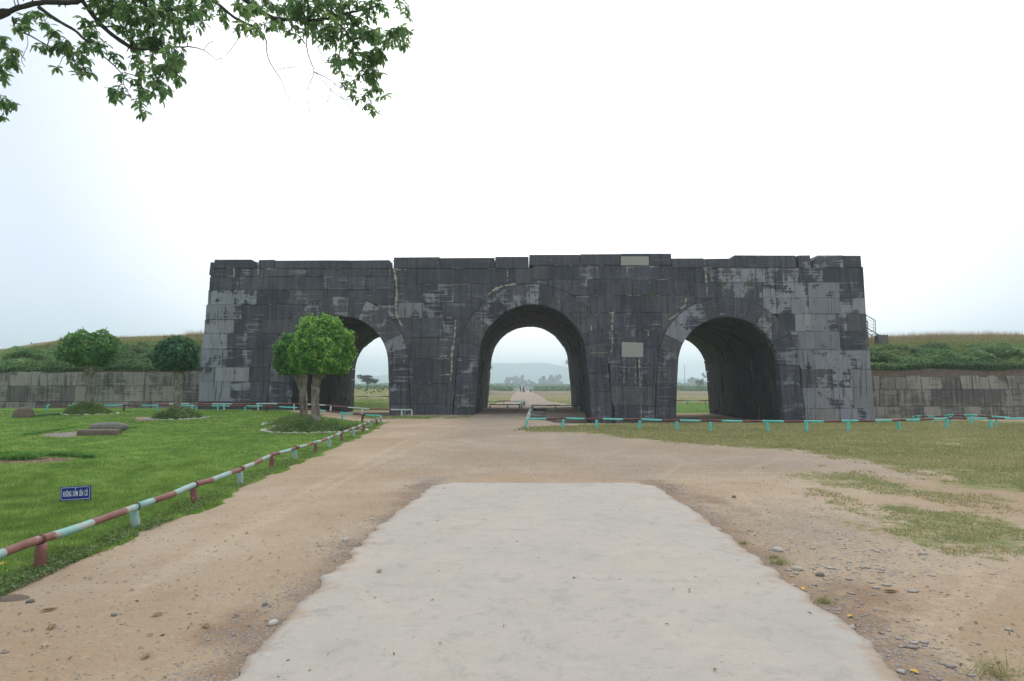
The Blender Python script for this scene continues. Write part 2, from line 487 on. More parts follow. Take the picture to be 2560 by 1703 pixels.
t = NT('sign_white', .5); t.color(t.mix(t.noise(20, 3), (0.42, 0.50, 0.66), (0.66, 0.72, 0.82))); M['white'] = t.m
t = NT('sign_letter_white', .5); t.color((0.84, 0.86, 0.9)); M['letter'] = t.m
t = NT('dark_steel', .5, .5); t.b.inputs['Metallic'].default_value = .4; t.color((0.05, 0.055, 0.065)); M['steel'] = t.m
t = NT('aged_concrete', .9); t.color(t.mix(t.noise(3, 6), (0.10, 0.095, 0.088), (0.25, 0.235, 0.21))); t.bump(t.noise(14, 5), .5, .02); M['concrete'] = t.m
t = NT('brown_rock', .9)
t.color(t.mix(t.noise(3.2, 6, .6), (0.085, 0.062, 0.048), (0.25, 0.195, 0.15))); t.bump(t.noise(7, 7, .6), .9, .05); M['rock'] = t.m
t = NT('grey_rock', .9); t.color(t.mix(t.noise(4, 6, .6), (0.075, 0.070, 0.066), (0.28, 0.26, 0.23))); t.bump(t.noise(9, 6), .8, .04); M['greyrock'] = t.m
t = NT('limewashed_edging', .9); t.color(t.mix(t.noise(6, 5), (0.30, 0.28, 0.23), (0.62, 0.60, 0.53))); t.bump(t.noise(20, 4), .5, .02); M['edging'] = t.m
t = NT('pebble', .85)
t.color(t.mix(t.attr('tint'), (0.24, 0.20, 0.165), (0.45, 0.41, 0.365))); M['pebble'] = t.m
t = NT('red_gravel', .9); t.color(t.mix(t.attr('tint'), (0.16, 0.065, 0.04), (0.40, 0.27, 0.21))); M['redgravel'] = t.m
t = NT('dry_leaf', .7); t.color(t.mix(t.noise(30, 2), (0.16, 0.095, 0.045), (0.30, 0.20, 0.10))); M['dryleaf'] = t.m
t = NT('litter', .9, .1); t.color(t.mix(t.attr('tint'), (0.06, 0.045, 0.03), (0.30, 0.21, 0.12))); M['litter'] = t.m
t = NT('yellow_leaf', .6); t.color(t.mix(t.noise(30, 2), (0.55, 0.32, 0.03), (0.66, 0.45, 0.08))); M['yelleaf'] = t.m
t = NT('dark_cloth', .9); t.color((0.04, 0.04, 0.055)); M['dcloth'] = t.m
t = NT('pale_cloth', .9); t.color((0.55, 0.57, 0.6)); M['pcloth'] = t.m
t = NT('red_cloth', .9); t.color((0.30, 0.05, 0.05)); M['rcloth'] = t.m
t = NT('skin', .6); t.color((0.33, 0.20, 0.14)); M['skin'] = t.m
t = NT('black_plastic', .4); t.color((0.02, 0.02, 0.022)); M['black'] = t.m

# soil strip / bank
t = NT('bank_soil_and_grass', .95, .1)
dr = t.attr('dry'); so = t.attr('soil')
n_ = t.noise(1.3, 6, .6); f_ = t.noise(9, 5, .6)
g_ = t.mix(n_, (0.075, 0.145, 0.038), (0.16, 0.24, 0.075))
d_ = t.mix(f_, (0.21, 0.18, 0.10), (0.33, 0.27, 0.17))
c_ = t.mix(t.step(t.math('ADD', dr, t.math('SUBTRACT', n_, .5)), .35, .65), g_, d_)
c_ = t.mix(t.step(t.math('ADD', so, t.math('SUBTRACT', f_, .5)), .4, .6), c_, t.mix(t.noise(4, 4), (0.06, 0.045, 0.032), (0.22, 0.165, 0.115)))
t.color(c_); t.bump(f_, .8, .1); M['bank'] = t.m

# ground
t = NT('ground', .95, .12)
gr = t.attr('grass'); dr = t.attr('dry'); gv = t.attr('gravel'); dk = t.attr('dark'); tk = t.attr('track'); fd = t.attr('field'); cp = t.attr('crop'); bd = t.attr('bed')
big = t.noise(0.35, 5, .55); mid = t.noise(1.6, 6, .6); fine = t.noise(9.0, 6, .65); grit = t.noise(55.0, 4, .6)
flat = t.noise(1.0, 5, .6, t.mapping((1.2, .35, 1)))
dirt = t.mix(t.step(big, .35, .65), (0.385, 0.280, 0.182), (0.455, 0.358, 0.255))
dirt = t.mix(t.step(mid, .45, .72, 0, .45), dirt, (0.35, 0.245, 0.155))
dirt = t.mix(t.step(fine, .52, .72, 0, .45), dirt, (0.50, 0.405, 0.31))
dirt = t.mix(t.step(t.math('ADD', dk, t.math('MULTIPLY', t.math('SUBTRACT', mid, .5), 1.1)), .25, .7, 0, .85), dirt, (0.265, 0.175, 0.11))
dirt = t.mix(t.step(t.math('ADD', tk, t.math('MULTIPLY', t.math('SUBTRACT', fine, .5), 1.6)), .35, .95, 0, .5), dirt, (0.52, 0.41, 0.29))
vc = t.vor(36.0, None, 'F1', 'Color'); vd = t.vor(36.0)
vcs = t.sep(vc)
pebc = t.mix(vcs[0], (0.29, 0.262, 0.24), (0.54, 0.515, 0.48))
gcol = t.mix(t.step(vd, .28, .55), pebc, t.mix(0.35, dirt, (0.20, 0.17, 0.15)))
# scattered stones everywhere, many where it is gravelly
gk = t.math('MULTIPLY_ADD', vcs[1], .42, t.math('MULTIPLY_ADD', mid, .4, t.math('MULTIPLY', gv, .72)))
dirt = t.mix(t.step(gk, .60, .74, 0, .88), dirt, gcol)
dirt = t.mix(t.step(grit, .58, .72, 0, .5), dirt, (0.21, 0.155, 0.115))
dirt = t.mix(t.step(t.noise(23, 5, .7), .54, .66, 0, .35), dirt, (0.30, 0.22, 0.155))
dirt = t.mix(t.step(t.noise(41, 3, .6, t.mapping((1, 1, 1), None, (7, 3, 1))), .64, .70, 0, .55), dirt, (0.52, 0.46, 0.39))
lush = t.mix(t.step(mid, .3, .7), (0.10, 0.185, 0.032), (0.155, 0.265, 0.05))
lush = t.mix(t.step(big, .45, .62, 0, .5), lush, (0.17, 0.29, 0.055))
lush = t.mix(t.step(fine, .54, .74, 0, .5), lush, (0.035, 0.085, 0.016))
dryg = t.mix(t.step(mid, .35, .65), (0.175, 0.20, 0.080), (0.30, 0.265, 0.13))
dryg = t.mix(t.step(fine, .56, .74, 0, .6), dryg, (0.085, 0.115, 0.035))
gcol2 = t.mix(t.step(t.math('ADD', dr, t.math('MULTIPLY', t.math('SUBTRACT', big, .5), .8)), .22, .62), lush, dryg)
thr = t.math('MULTIPLY_ADD', t.math('SUBTRACT', fine, .5), .9, t.math('MULTIPLY_ADD', t.math('SUBTRACT', flat, .5), .9, gr))
col = t.mix(t.step(thr, .38, .58), dirt, gcol2)
col = t.mix(bd, col, t.mix(fine, (0.20, 0.10, 0.07), (0.46, 0.36, 0.29)))
fcol = t.mix(t.step(t.noise(1, 5, .6, t.mapping((.02, .3, 1))), .35, .65), (0.235, 0.170, 0.115), (0.19, 0.18, 0.09))
col = t.mix(fd, col, fcol)
col = t.mix(cp, col, t.mix(t.noise(.05, 4), (0.06, 0.14, 0.04), (0.10, 0.18, 0.05)))
t.color(col)
hh = t.math('MULTIPLY_ADD', grit, .35, t.math('MULTIPLY_ADD', mid, .8, fine))
hh = t.math('MULTIPLY_ADD', t.step(vd, 0, .5, 1, 0), t.math('MULTIPLY', t.step(gk, .60, .74), .7), hh)
t.bump(hh, .9, .035)
M['ground'] = t.m

t = NT('concrete_road', .88, .25)
big = t.noise(.7, 5, .55, None, .4); mid = t.noise(3.2, 6, .65); fine = t.noise(14, 6, .65); grit = t.noise(120, 3, .6)
sm = t.noise(1.0, 6, .62, t.mapping((1.1, .5, 1)), .8)
c_ = t.mix(t.step(big, .35, .68), (0.455, 0.405, 0.345), (0.42, 0.38, 0.33))
c_ = t.mix(t.step(sm, .54, .64, 0, .32), c_, (0.52, 0.42, 0.32))
c_ = t.mix(t.step(mid, .46, .70, 0, .35), c_, (0.345, 0.31, 0.27))
c_ = t.mix(t.step(t.noise(5.5, 8, .8, None, .5), .53, .62, 0, .55), c_, (0.32, 0.295, 0.265))
c_ = t.mix(t.step(t.noise(1.3, 7, .75, t.mapping((1, 1, 1), None, (4, 9, 0)), .6), .55, .63, 0, .35), c_, (0.30, 0.28, 0.255))
c_ = t.mix(t.step(fine, .50, .72, 0, .3), c_, (0.52, 0.47, 0.41))
c_ = t.mix(t.step(grit, .56, .70, 0, .45), c_, (0.25, 0.235, 0.22))
c_ = t.mix(t.step(t.vor(26), .0, .16, .6, 0), c_, (0.22, 0.20, 0.18))
c_ = t.mix(t.step(t.noise(22, 2, .5), .73, .77, 0, .6), c_, (0.17, 0.15, 0.13))
ed = t.attr('edge')
c_ = t.mix(t.step(t.math('ADD', ed, t.math('MULTIPLY', t.math('SUBTRACT', mid, .5), 2.2)), .70, 1.25, 0, .75), c_, (0.37, 0.265, 0.18))
t.color(c_)
t.bump(t.math('MULTIPLY_ADD', grit, .5, t.math('MULTIPLY_ADD', mid, .6, fine)), .45, .014)
M['slab'] = t.m
t = NT('hill_forest', 1.0, 0.0); t.color(t.mix(t.noise(.01, 6), (0.03, 0.06, 0.035), (0.06, 0.09, 0.05))); M['hill'] = t.m

# ------------------------------------------------------------------ ground sheet
xs = np.concatenate([-np.geomspace(4400, 32, 26)[:-1], np.arange(-32, -8, .32), np.arange(-8, 12, .125), np.arange(12, 32, .32), np.geomspace(32, 4400, 26)])
ys = np.concatenate([[-200, -60, -25, -12], np.arange(-6, 3, .5), np.arange(3, 17, .125), np.arange(17, 62, .3), np.geomspace(62, 3250, 90)])
X, Y = np.meshgrid(xs, ys)
x = X.ravel(); y = Y.ravel()
z = hz(x, y)
g, dry = grass_mask(x, y)
gravel = soft(x, y, GRAV, .8, .5, .8, 3) * 0.62
slabdist = np.minimum(np.abs(x + 1.55), np.abs(x - 2.2))
gravel = np.maximum(gravel, .8 * ((np.abs(x - .75) < 2.6) & (y > 36)))
gravel = np.maximum(gravel, (.28 + .38 * fbm(x * .35, y * .2, s=47)) * S((y - 10.5) / 4) * S((x + 4.2) / 2.5) * (1 - S((x - 6) / 4)) * (y < 60))
gravel = np.maximum(gravel, 0.65 * np.exp(-(slabdist / .45) ** 2) * (y < 12.5) * (fbm(x * .8, y * .8, s=50)) * 1.5)
dark = soft(x, y, DARK, .35, .3, 1.0, 4)
dark = np.maximum(dark, 0.6 * np.exp(-(slabdist / .35) ** 2) * (y < 12))
def dseg(px_, py_, a, b):
    ax, ay = a; bx, by = b
    tt = np.clip(((px_ - ax) * (bx - ax) + (py_ - ay) * (by - ay)) / ((bx - ax) ** 2 + (by - ay) ** 2), 0, 1)
    return np.hypot(px_ - ax - tt * (bx - ax), py_ - ay - tt * (by - ay))
track = np.zeros_like(x)
for poly in TRK:
    for a, b in zip(poly[:-1], poly[1:]):
        d = dseg(x, y, a, b)
        track = np.maximum(track, np.exp(-((d - .0) / .13) ** 2) * (.55 + .5 * vnoise(x * .9, y * .9, s=33)))
bed = in_any(x, y, BEDS, .12, 2.0)
rwid = 1.9 + 1.6 * S((75 - y) / 22) + .7 * fbm(y * .2, x * 0 + 3.0, s=5)
road = (np.abs(x - 0.75) < rwid) & (y > 50)
field = ((y > 80) & ~road).astype(float) * S((y - 88 - 14 * fbm(x * .05, y * .05, s=8)) / 16)
crop = ((y > 260) & ~(road & (y < 900))).astype(float)
n1, n2 = len(ys), len(xs)
ii = np.arange(n1 * n2).reshape(n1, n2)
faces = np.stack([ii[:-1, :-1], ii[:-1, 1:], ii[1:, 1:], ii[1:, :-1]], -1).reshape(-1, 4)
mk('ground', np.stack([x, y, z], 1), faces, M['ground'], None, True, None,
   dict(grass=g, dry=dry, gravel=gravel, dark=dark, track=track, bed=bed, field=field, crop=crop), kind='structure')

# concrete road end: a slab a few centimetres thick with a broken edge
Lp = [G(*p) for p in ((576, 1703), (652, 1629), (695, 1586), (722, 1531), (804, 1461), (869, 1401), (956, 1314), (1010, 1271), (1075, 1216))]
Rp = [G(*p) for p in ((2265, 1703), (2194, 1651), (2129, 1591), (2063, 1531), (1987, 1477), (1911, 1412), (1846, 1363), (1759, 1298), (1678, 1244), (1651, 1222))]
ly = np.array([p.y for p in Lp]); lx = np.array([p.x for p in Lp])
ry = np.array([p.y for p in Rp]); rx = np.array([p.x for p in Rp])
ytop = 11.35
rows = np.arange(-3, ytop, .06)
rows = np.append(rows, ytop)
NX = 60
V = []; A = []
for yy in rows:
    a = np.interp(yy, ly, lx) + .05 * (fbm(np.array([yy * 2.2]), np.array([1.0]), s=61)[0] - .5) * 2 + .07 * (vnoise(np.array([yy * 7]), np.array([3.0]), s=62)[0] - .5) + .03 * (vnoise(np.array([yy * 19]), np.array([3.0]), s=67)[0] - .5)
    b = np.interp(yy, ry, rx) + .045 * (fbm(np.array([yy * 2.2]), np.array([7.0]), s=63)[0] - .5) * 2 + .07 * (vnoise(np.array([yy * 7]), np.array([5.0]), s=64)[0] - .5) + .03 * (vnoise(np.array([yy * 19]), np.array([5.0]), s=68)[0] - .5)
    cut = .25 * S((yy - (ytop - .35)) / .35)
    a += cut; b -= cut
    u = np.linspace(0, 1, NX)
    xx = a + (b - a) * u
    yv = yy + (yy > ytop - .02) * .09 * (fbm(xx * 1.7, xx * 0 + 2, s=65) - .5)
    dd = np.minimum(xx - a, b - xx)
    zz = .030 + .008 * (fbm(xx, xx * 0 + yy, s=66) - .5) * 2 - .012 * np.exp(-(dd / .05) ** 2)
    V.append(np.stack([xx, np.full(NX, 0) + yv, zz], 1))
    A.append(np.exp(-(dd / .22) ** 2))
V = np.array(V); A = np.array(A).ravel()
nr = len(rows)
ii = np.arange(nr * NX).reshape(nr, NX)
fc = np.stack([ii[:-1, :-1], ii[:-1, 1:], ii[1:, 1:], ii[1:, :-1]], -1).reshape(-1, 4).tolist()
vv = V.reshape(-1, 3).tolist()
rim = list(ii[:, 0]) + list(ii[-1, 1:]) + list(ii[::-1, -1][1:])
base0 = len(vv)
for k in rim:
    p = vv[k]; vv.append([p[0], p[1], -.06])
for k in range(len(rim) - 1):
    fc.append([rim[k], rim[k + 1], base0 + k + 1, base0 + k])
mk('road', vv, fc, M['slab'], None, True, None, dict(edge=np.concatenate([A, np.ones(len(rim))])), kind='structure')

# far hill ridge
hx = np.linspace(-2100, 1700, 140); hy = np.linspace(2100, 3200, 24)
HX, HY = np.meshgrid(hx, hy)
px_prof = [-1600, -900, -200, 300, 800, 950, 1080, 1200, 1290, 1325, 1360, 1400, 1460, 1560, 1700, 1900, 2600]
py_prof = [948, 955, 950, 956, 950, 940, 916, 909, 909, 907, 908, 915, 930, 940, 948, 952, 956]
Rdist = 2600.0
ang = (HX / HY) * F + 1304
top = (965 - np.interp(ang, px_prof, py_prof)) / F * Rdist
prof = np.exp(-((HY - Rdist) / 260) ** 2)
HZ = -1.5 + (top + 2) * prof * (0.97 + .06 * fbm(HX * .01, HY * .01, s=70)) + 3.0 * fbm(HX * .03, HY * .03, s=71) * prof
ii = np.arange(HX.size).reshape(HX.shape)
fc = np.stack([ii[:-1, :-1], ii[:-1, 1:], ii[1:, 1:], ii[1:, :-1]], -1).reshape(-1, 4)
mk('hill', np.stack([HX.ravel(), HY.ravel(), HZ.ravel()], 1), fc, M['hill'], None, True, kind='structure')

# haze
hb = MB(); hb.box((0, 1500, 44), (9000, 3600, 94))
t = bpy.data.materials.new('haze'); t.use_nodes = True; nt = t.node_tree; nt.nodes.clear()
pv = nt.nodes.new('ShaderNodeVolumePrincipled'); pv.inputs['Color'].default_value = (0.80, 0.93, 1.0, 1)
pv.inputs['Density'].default_value = 0.00085; pv.inputs['Anisotropy'].default_value = 0.6
oo = nt.nodes.new('ShaderNodeOutputMaterial'); nt.links.new(pv.outputs[0], oo.inputs['Volume'])
hb.build('haze', t, None, kind='stuff')

# ------------------------------------------------------------------ stone gate
gate = empty('stone_gate', (0.65, 39, 0), 'huge black stone citadel gate with three tall arches', 'gate')
def arch(cx_px, wb, ws, ysp, ycr, Tp):
    cx = P(cx_px, 950)[0]
    s_ = (GY + .1) / F
    return dict(cx=cx, wb=wb * s_, ws=ws * s_, zs=P(cx_px, ysp)[1], zc=P(cx_px, ycr)[1], T=Tp * s_)
ARCH = [arch(848, 129, 122, 913, 791, 51), arch(1331.5, 147, 134, 893, 761.5, 52), arch(1821.5, 134, 124, 914, 793, 51)]
ZB = -1.1
def curve(a, off=0.0, n=40):
    """left foot, over the crown, right foot; off pushes outward"""
    cx, wb, ws, zs, zc = a['cx'], a['wb'] + off, a['ws'] + off, a['zs'], a['zc'] + off
    pts = [(cx - wb, ZB), (cx - (wb * .6 + ws * .4), 0.4 * zs + .6 * ZB * 0 + .0), (cx - ws, zs)]
    for k in range(1, n):
        th = math.pi * (1 - k / n)
        pts.append((cx + ws * math.cos(th), zs + (zc - zs) * math.sin(th)))
    pts += [(cx + ws, zs), (cx + (wb * .6 + ws * .4), .4 * zs), (cx + wb, ZB)]
    return pts
def arch_h(a, off, x):
    c = curve(a, off)
    cxs = np.array([p[0] for p in c]); czs = np.array([p[1] for p in c])
    return np.interp(x, cxs, czs, left=-99, right=-99)
def H_out(x, off=None):
    return max(float(arch_h(a, a['T'] if off is None else off, x)) for a in ARCH)
EX = sorted({round(p[0], 4) for a in ARCH for p in curve(a, a['T'], 40)})
Ledge = [P(523, 688), P(500, 900), P(494, 1030), P(490, 1100)]
Redge = [P(2153, 672), P(2165, 786), P(2177, 905), P(2187.5, 1045), P(2190, 1075)]
Ledge = [P(528, 672)] + Ledge[1:]
def xl(z): return float(np.interp(z, [p[1] for p in Ledge[::-1]], [p[0] for p in Ledge[::-1]]))
def xr(z): return float(np.interp(z, [p[1] for p in Redge[::-1]], [p[0] for p in Redge[::-1]]))

def prism_stone(poly, yfun, proud, depth, mat, parent, name='stone', color=(.3, 0, 0, 1), gap=.006, bev=.014, label=None, rough=0.0):
    """poly (x,z) counter-clockwise seen from the camera; a dressed stone with chamfered face"""
    n = len(poly)
    if n < 3: return None
    area = sum(poly[i][0] * poly[(i + 1) % n][1] - poly[(i + 1) % n][0] * poly[i][1] for i in range(n)) / 2
    if abs(area) < .012: return None
    if area < 0: poly = poly[::-1]
    def inset(pl, d):
        out = []
        m = len(pl)
        for i in range(m):
            p0 = Vector(pl[i - 1]); p1 = Vector(pl[i]); p2 = Vector(pl[(i + 1) % m])
            e1 = (p1 - p0); e2 = (p2 - p1)
            if e1.length < 1e-6 or e2.length < 1e-6:
                out.append(tuple(p1)); continue
            n1 = Vector((-e1.y, e1.x)).normalized(); n2 = Vector((-e2.y, e2.x)).normalized()
            b = (n1 + n2)
            if b.length < .3: b = n1
            b.normalize()
            k = d / max(.45, b.dot(n1))
            out.append((p1.x + b.x * k, p1.y + b.y * k))
        return out
    A0 = inset(poly, gap); A1 = inset(poly, gap + bev)
    v = []
    for (x_, z_) in A0: v.append((x_, yfun(z_) + depth, z_))
    for (x_, z_) in A0: v.append((x_, yfun(z_) - proud + bev * .8 + random.uniform(-rough, rough), z_))
    for (x_, z_) in A1: v.append((x_, yfun(z_) - proud + random.uniform(-rough, rough), z_))
    f = []
    for i in range(n):
        j = (i + 1) % n
        f.append((i, j, n + j, n + i)); f.append((n + i, n + j, 2 * n + j, 2 * n + i))
    f.append(tuple(range(2 * n, 3 * n)))
    me = mesh_of(name, v, f, [mat])
    # face triangulation of non convex faces is left to the renderer
    o = bpy.data.objects.new(name, me); o.color = color
    tg = {'label': label} if label else {}
    return put(o, parent, **tg)
gy = lambda z: GY + GB * z

# where weather has left the stone pale (metres along the face, height) : (px, py, rx, ry, add)
PALE = [(560, 740, 32, 40, .42), (555, 800, 32, 35, .45), (545, 860, 35, 35, .4), (545, 930, 45, 50, .40), (550, 985, 45, 45, .45), (610, 740, 30, 20, .25),
        (1900, 680, 90, 18, .45), (1845, 725, 20, 22, .62), (1920, 735, 40, 30, .40), (2060, 725, 80, 30, .45), (2090, 760, 60, 25, .5), (1950, 765, 40, 22, .35),
        (2060, 810, 80, 25, .38), (2060, 850, 90, 25, .42), (2060, 900, 90, 25, .40), (2130, 945, 60, 25, .5), (1985, 950, 20, 25, .3), (2050, 990, 60, 30, .38),
        (2130, 1005, 50, 25, .45), (2090, 1040, 120, 25, .55), (1995, 870, 30, 20, .2), (1990, 1000, 25, 60, .35), (1100, 745, 60, 14, .50), (1040, 775, 60, 16, .42), (1010, 900, 25, 60, .2), (1160, 1000, 30, 40, .15), (700, 700, 120, 25, .08), (1450, 760, 60, 40, .08),
        (1020, 790, 30, 12, .1), (1605, 650, 40, 12, .2), (1150, 845, 18, 40, .15), (955, 880, 30, 40, .3), (1530, 930, 50, 40, .12), (1640, 1040, 60, 30, .2),
        (640, 720, 20, 20, .15), (1520, 1045, 60, 20, .3)]
def pale(xm, zm):
    # to the photograph's measure of the face
    px = 1304 + xm * F / gy(zm); py = 965 - (zm - CAMZ) * F / gy(zm)
    s = 0.24
    for a, b, rx_, ry_, k in PALE:
        s += k * math.exp(-((px - a) / rx_) ** 2 - ((py - b) / ry_) ** 2)
    return s

def lay_course(z0, z1, xa, xb, joints):
    js = [xa] + [j for j in joints if xa + .35 < j < xb - .35] + [xb]
    for a, b in zip(js[:-1], js[1:]):
        cuts = sorted({a, b} | {e for e in EX if a < e < b} | {a + (b - a) * k / 3 for k in (1, 2)})
        run = []
        def flush(run):
            if len(run) < 2: return
            if run[-1][0] - run[0][0] < .12: return
            ups = [(x_, z1) for x_, _ in (run[0], run[-1])]
            poly = [(x_, l_) for x_, l_ in run]
            # drop collinear points
            keep = [poly[0]]
            for i in range(1, len(poly) - 1):
                if abs((poly[i][0] - keep[-1][0]) * (poly[i + 1][1] - keep[-1][1]) - (poly[i + 1][0] - keep[-1][0]) * (poly[i][1] - keep[-1][1])) > 1e-3:
                    keep.append(poly[i])
            keep.append(poly[-1])
            poly = keep + ups[::-1]
            q = []
            for p_ in poly:
                if not q or (abs(p_[0] - q[-1][0]) + abs(p_[1] - q[-1][1])) > .01: q.append(p_)
            xm = sum(p_[0] for p_ in q) / len(q); zm = sum(p_[1] for p_ in q) / len(q)
            c = pale(xm, zm) + random.uniform(-.10, .12)
            warm = random.choice([0, 0, 0, .1, .3]) * random.uniform(.6, 1) + (.25 if zm < 1.2 and random.random() < .3 else 0)
            prism_stone(q, gy, random.uniform(-.022, .03), .45, M['stone'], gate, 'stone', (max(0, min(1, c)), warm, 0, 1), rough=.009)
        for i, x_ in enumerate(cuts):
            h = H_out(min(max(x_, a + 1e-4), b - 1e-4))
            if h < z1 - .03:
                if not run and i > 0 and h > z0:
                    pass
                run.append((x_, max(z0, h)))
            else:
                if run: 
                    run.append((x_, z1 - .03)) if h < z1 + .3 else None
                flush(run); run = []
        flush(run)

ZONES = [  # x range in picture px on the face, course lines
    (None, 984, [672, 692, 725, 761, 798, 834, 872.5, 918.5, 954, 1004.5, 1062]),
    (984, 1333, [672, 710, 756, 795, 844, 897, 958.6, 1010, 1066]),
    (1333, 1740, [664, 699, 739, 782, 825, 868, 911, 964.5, 1015, 1082]),
    (1740, None, [670, 706, 745, 785, 829, 874, 923.5, 969, 1021, 1082])]
known = {0: {3: [601, 686, 760, 830], 8: [582, 630, 700], 0: [596, 620, 760, 800, 850]},
         1: {1: [1055, 1134], 2: [1055, 1105, 1153], 3: [1030, 1070, 1105], 4: [1030, 1095], 0: [1055, 1134, 1240]},
         3: {3: [1990, 2095, 2120], 4: [1995, 2100], 5: [2030], 6: [2035, 2075], 7: [2030, 2072, 2125], 2: [1912, 1945, 2026, 2105], 1: [1855, 1912, 1944, 2026, 2106], 8: [2020, 2090]}}
for zi, (pa, pb, lines) in enumerate(ZONES):
    for ci in range(len(lines) - 1):
        mid_px = ((pa or 494) + (pb or 2187)) / 2
        z1 = P(mid_px, lines[ci])[1]; z0 = P(mid_px, lines[ci + 1])[1]
        zm = (z0 + z1) / 2
        xa = xl(zm) if pa is None else P(pa, 850)[0]
        xb = xr(zm) if pb is None else P(pb, 850)[0]
        if ci % 2 and zi == 2: pass
        kn = [P(q, 850)[0] for q in known.get(zi, {}).get(ci, [])]
        js = list(kn)
        xx = xa + random.uniform(.8, 1.7)
        while xx < xb - .7:
            if all(abs(xx - k) > .8 for k in kn): js.append(xx)
            xx += random.uniform(1.0, 2.1) * (1.15 if z1 - z0 > .9 else .95)
        lay_course(z0, z1, xa, xb, sorted(js))

# rings of arch stones
def ring(a, nv, pal):
    T = a['T']; n = 120
    ci = curve(a, 0, n); co = curve(a, T, n)
    def samp(c, u0, u1, m):
        return [c[max(0, min(len(c) - 1, round(u0 + (u1 - u0) * k / m)))] for k in range(m + 1)]
    for k in range(nv):
        u0 = 2 + n * k / nv; u1 = 2 + n * (k + 1) / nv
        inn = samp(ci, u0, u1, 3); out = samp(co, u0, u1, 3)
        poly = inn + out[::-1]
        c = pal[k % len(pal)] + random.uniform(-.07, .07)
        prism_stone(poly, gy, .035 + random.uniform(-.012, .012), .6, M['stone'], gate, 'arch_stone', (max(0, min(1, c)), random.choice([0, 0, .15, .3]), 0, 1), rough=.009)
    for sgn in (-1, 1):
        zs = a['zs']; hs = [zs]
        zz = zs
        while zz > ZB + .5:
            zz -= random.uniform(.8, 1.25); hs.append(max(ZB, zz))
        for z1_, z0_ in zip(hs[:-1], hs[1:]):
            if z1_ - z0_ < .2: continue
            def xi(z_, off):
                c = curve(a, off, n)[:3]
                return a['cx'] + sgn * (a['cx'] - float(np.interp(z_, [p[1] for p in c], [p[0] for p in c])))
            poly = [(xi(z0_, 0), z0_), (xi(z0_, T), z0_), (xi(z1_, T), z1_), (xi(z1_, 0), z1_)]
            c = .33 + random.uniform(-.1, .12)
            prism_stone(poly, gy, .03 + random.uniform(-.012, .012), .6, M['stone'], gate, 'arch_stone', (c, random.choice([0, 0, .2]), 0, 1), rough=.009)
ring(ARCH[0], 13, [.3, .3, .25, .3, .45, .3, .5, .3, .5, .3, .35, .58, .5])
ring(ARCH[1], 15, [.3, .3, .32, .52, .5, .54, .42, .52, .3, .3, .25, .3, .22, .3, .3])
ring(ARCH[2], 13, [.35, .3, .66, .42, .55, .35, .25, .3, .3, .45, .3, .46, .55])

# parapet blocks, each with its own top
PAR = [(536, 636, 649, .3), (646, 687, 650, .2), (687, 803, 651.5, .2), (803, 878, 650.5, .2), (878, 974, 651, .22), (984, 1100, 643.5, .2), (1100, 1237, 645, .22),
       (1237, 1322, 642, .22), (1322, 1450, 637, .22), (1450, 1552, 635.5, .22), (1622, 1679, 634, .3), (1679, 1760, 646, .2), (1760, 1836, 647, .25), (1836, 1912, 638, .32),
       (1912, 1990, 638.5, .28), (1995, 2027, 638.5, .3), (2034, 2108, 638.5, .38), (2108, 2153, 639, .22)]
for a_, b_, top_, c_ in PAR:
    z1 = P((a_ + b_) / 2, top_)[1]
    zb = {True: 672}.get(b_ <= 1322, 664 if b_ <= 1680 else 670)
    z0 = P((a_ + b_) / 2, zb)[1]
    xa, xb = P(a_, 655)[0], P(b_, 655)[0]
    poly = [(xa + random.uniform(-.02, .02), z0), (xb, z0), (xb + random.uniform(-.03, .0), z1 + random.uniform(-.02, .02)), (xa + random.uniform(0, .03), z1)]
    if b_ == 2108: poly = [(xa, z0), (xb, z0), (xb, z1), (xa + .22, z1), (xa - .02, z1 - .28)]
    if b_ == 636: poly = [(xa, z0), (xb, z0), (xb + .02, z1 - .12), (xb - .18, z1), (xa, z1)]
    prism_stone(poly, gy, .04, 1.1, M['stone'], gate, 'parapet_stone', (c_, .05, 0, 1), bev=.035)
xa, xb = P(1552, 650)[0], P(1622, 650)[0]
z0, zq, z1 = P(1590, 664)[1], P(1590, 641)[1], P(1590, 634.3)[1]
prism_stone([(xa, z0), (xb, z0), (xb, zq), (xa, zq)], gy, .03, 1.0, M['plate'], gate, 'parapet_stone', (.9, 0, 0, 1), label='pale grey repaired parapet stone')
prism_stone([(xa, zq), (xb, zq), (xb, z1), (xa, z1)], gy, .03, 1.0, M['stone'], gate, 'parapet_stone', (.2, 0, 0, 1))
# left corner cap that sticks out, cream plate set in the pier
cz = [P(523, 688), P(536, 688), P(536, 656), P(527, 656)]
prism_stone(cz, gy, .05, 1.6, M['stone'], gate, 'cap_stone', (.1, 0, 0, 1), label='corner stone jutting beyond the left edge')
pl = [P(1554, 894), P(1608, 893), P(1608, 857), P(1554, 855)]
prism_stone(pl, gy, .05, .1, M['plate'], gate, 'plate', (.9, .3, 0, 1), bev=.01, label='blank cream stone plate set in the pier')

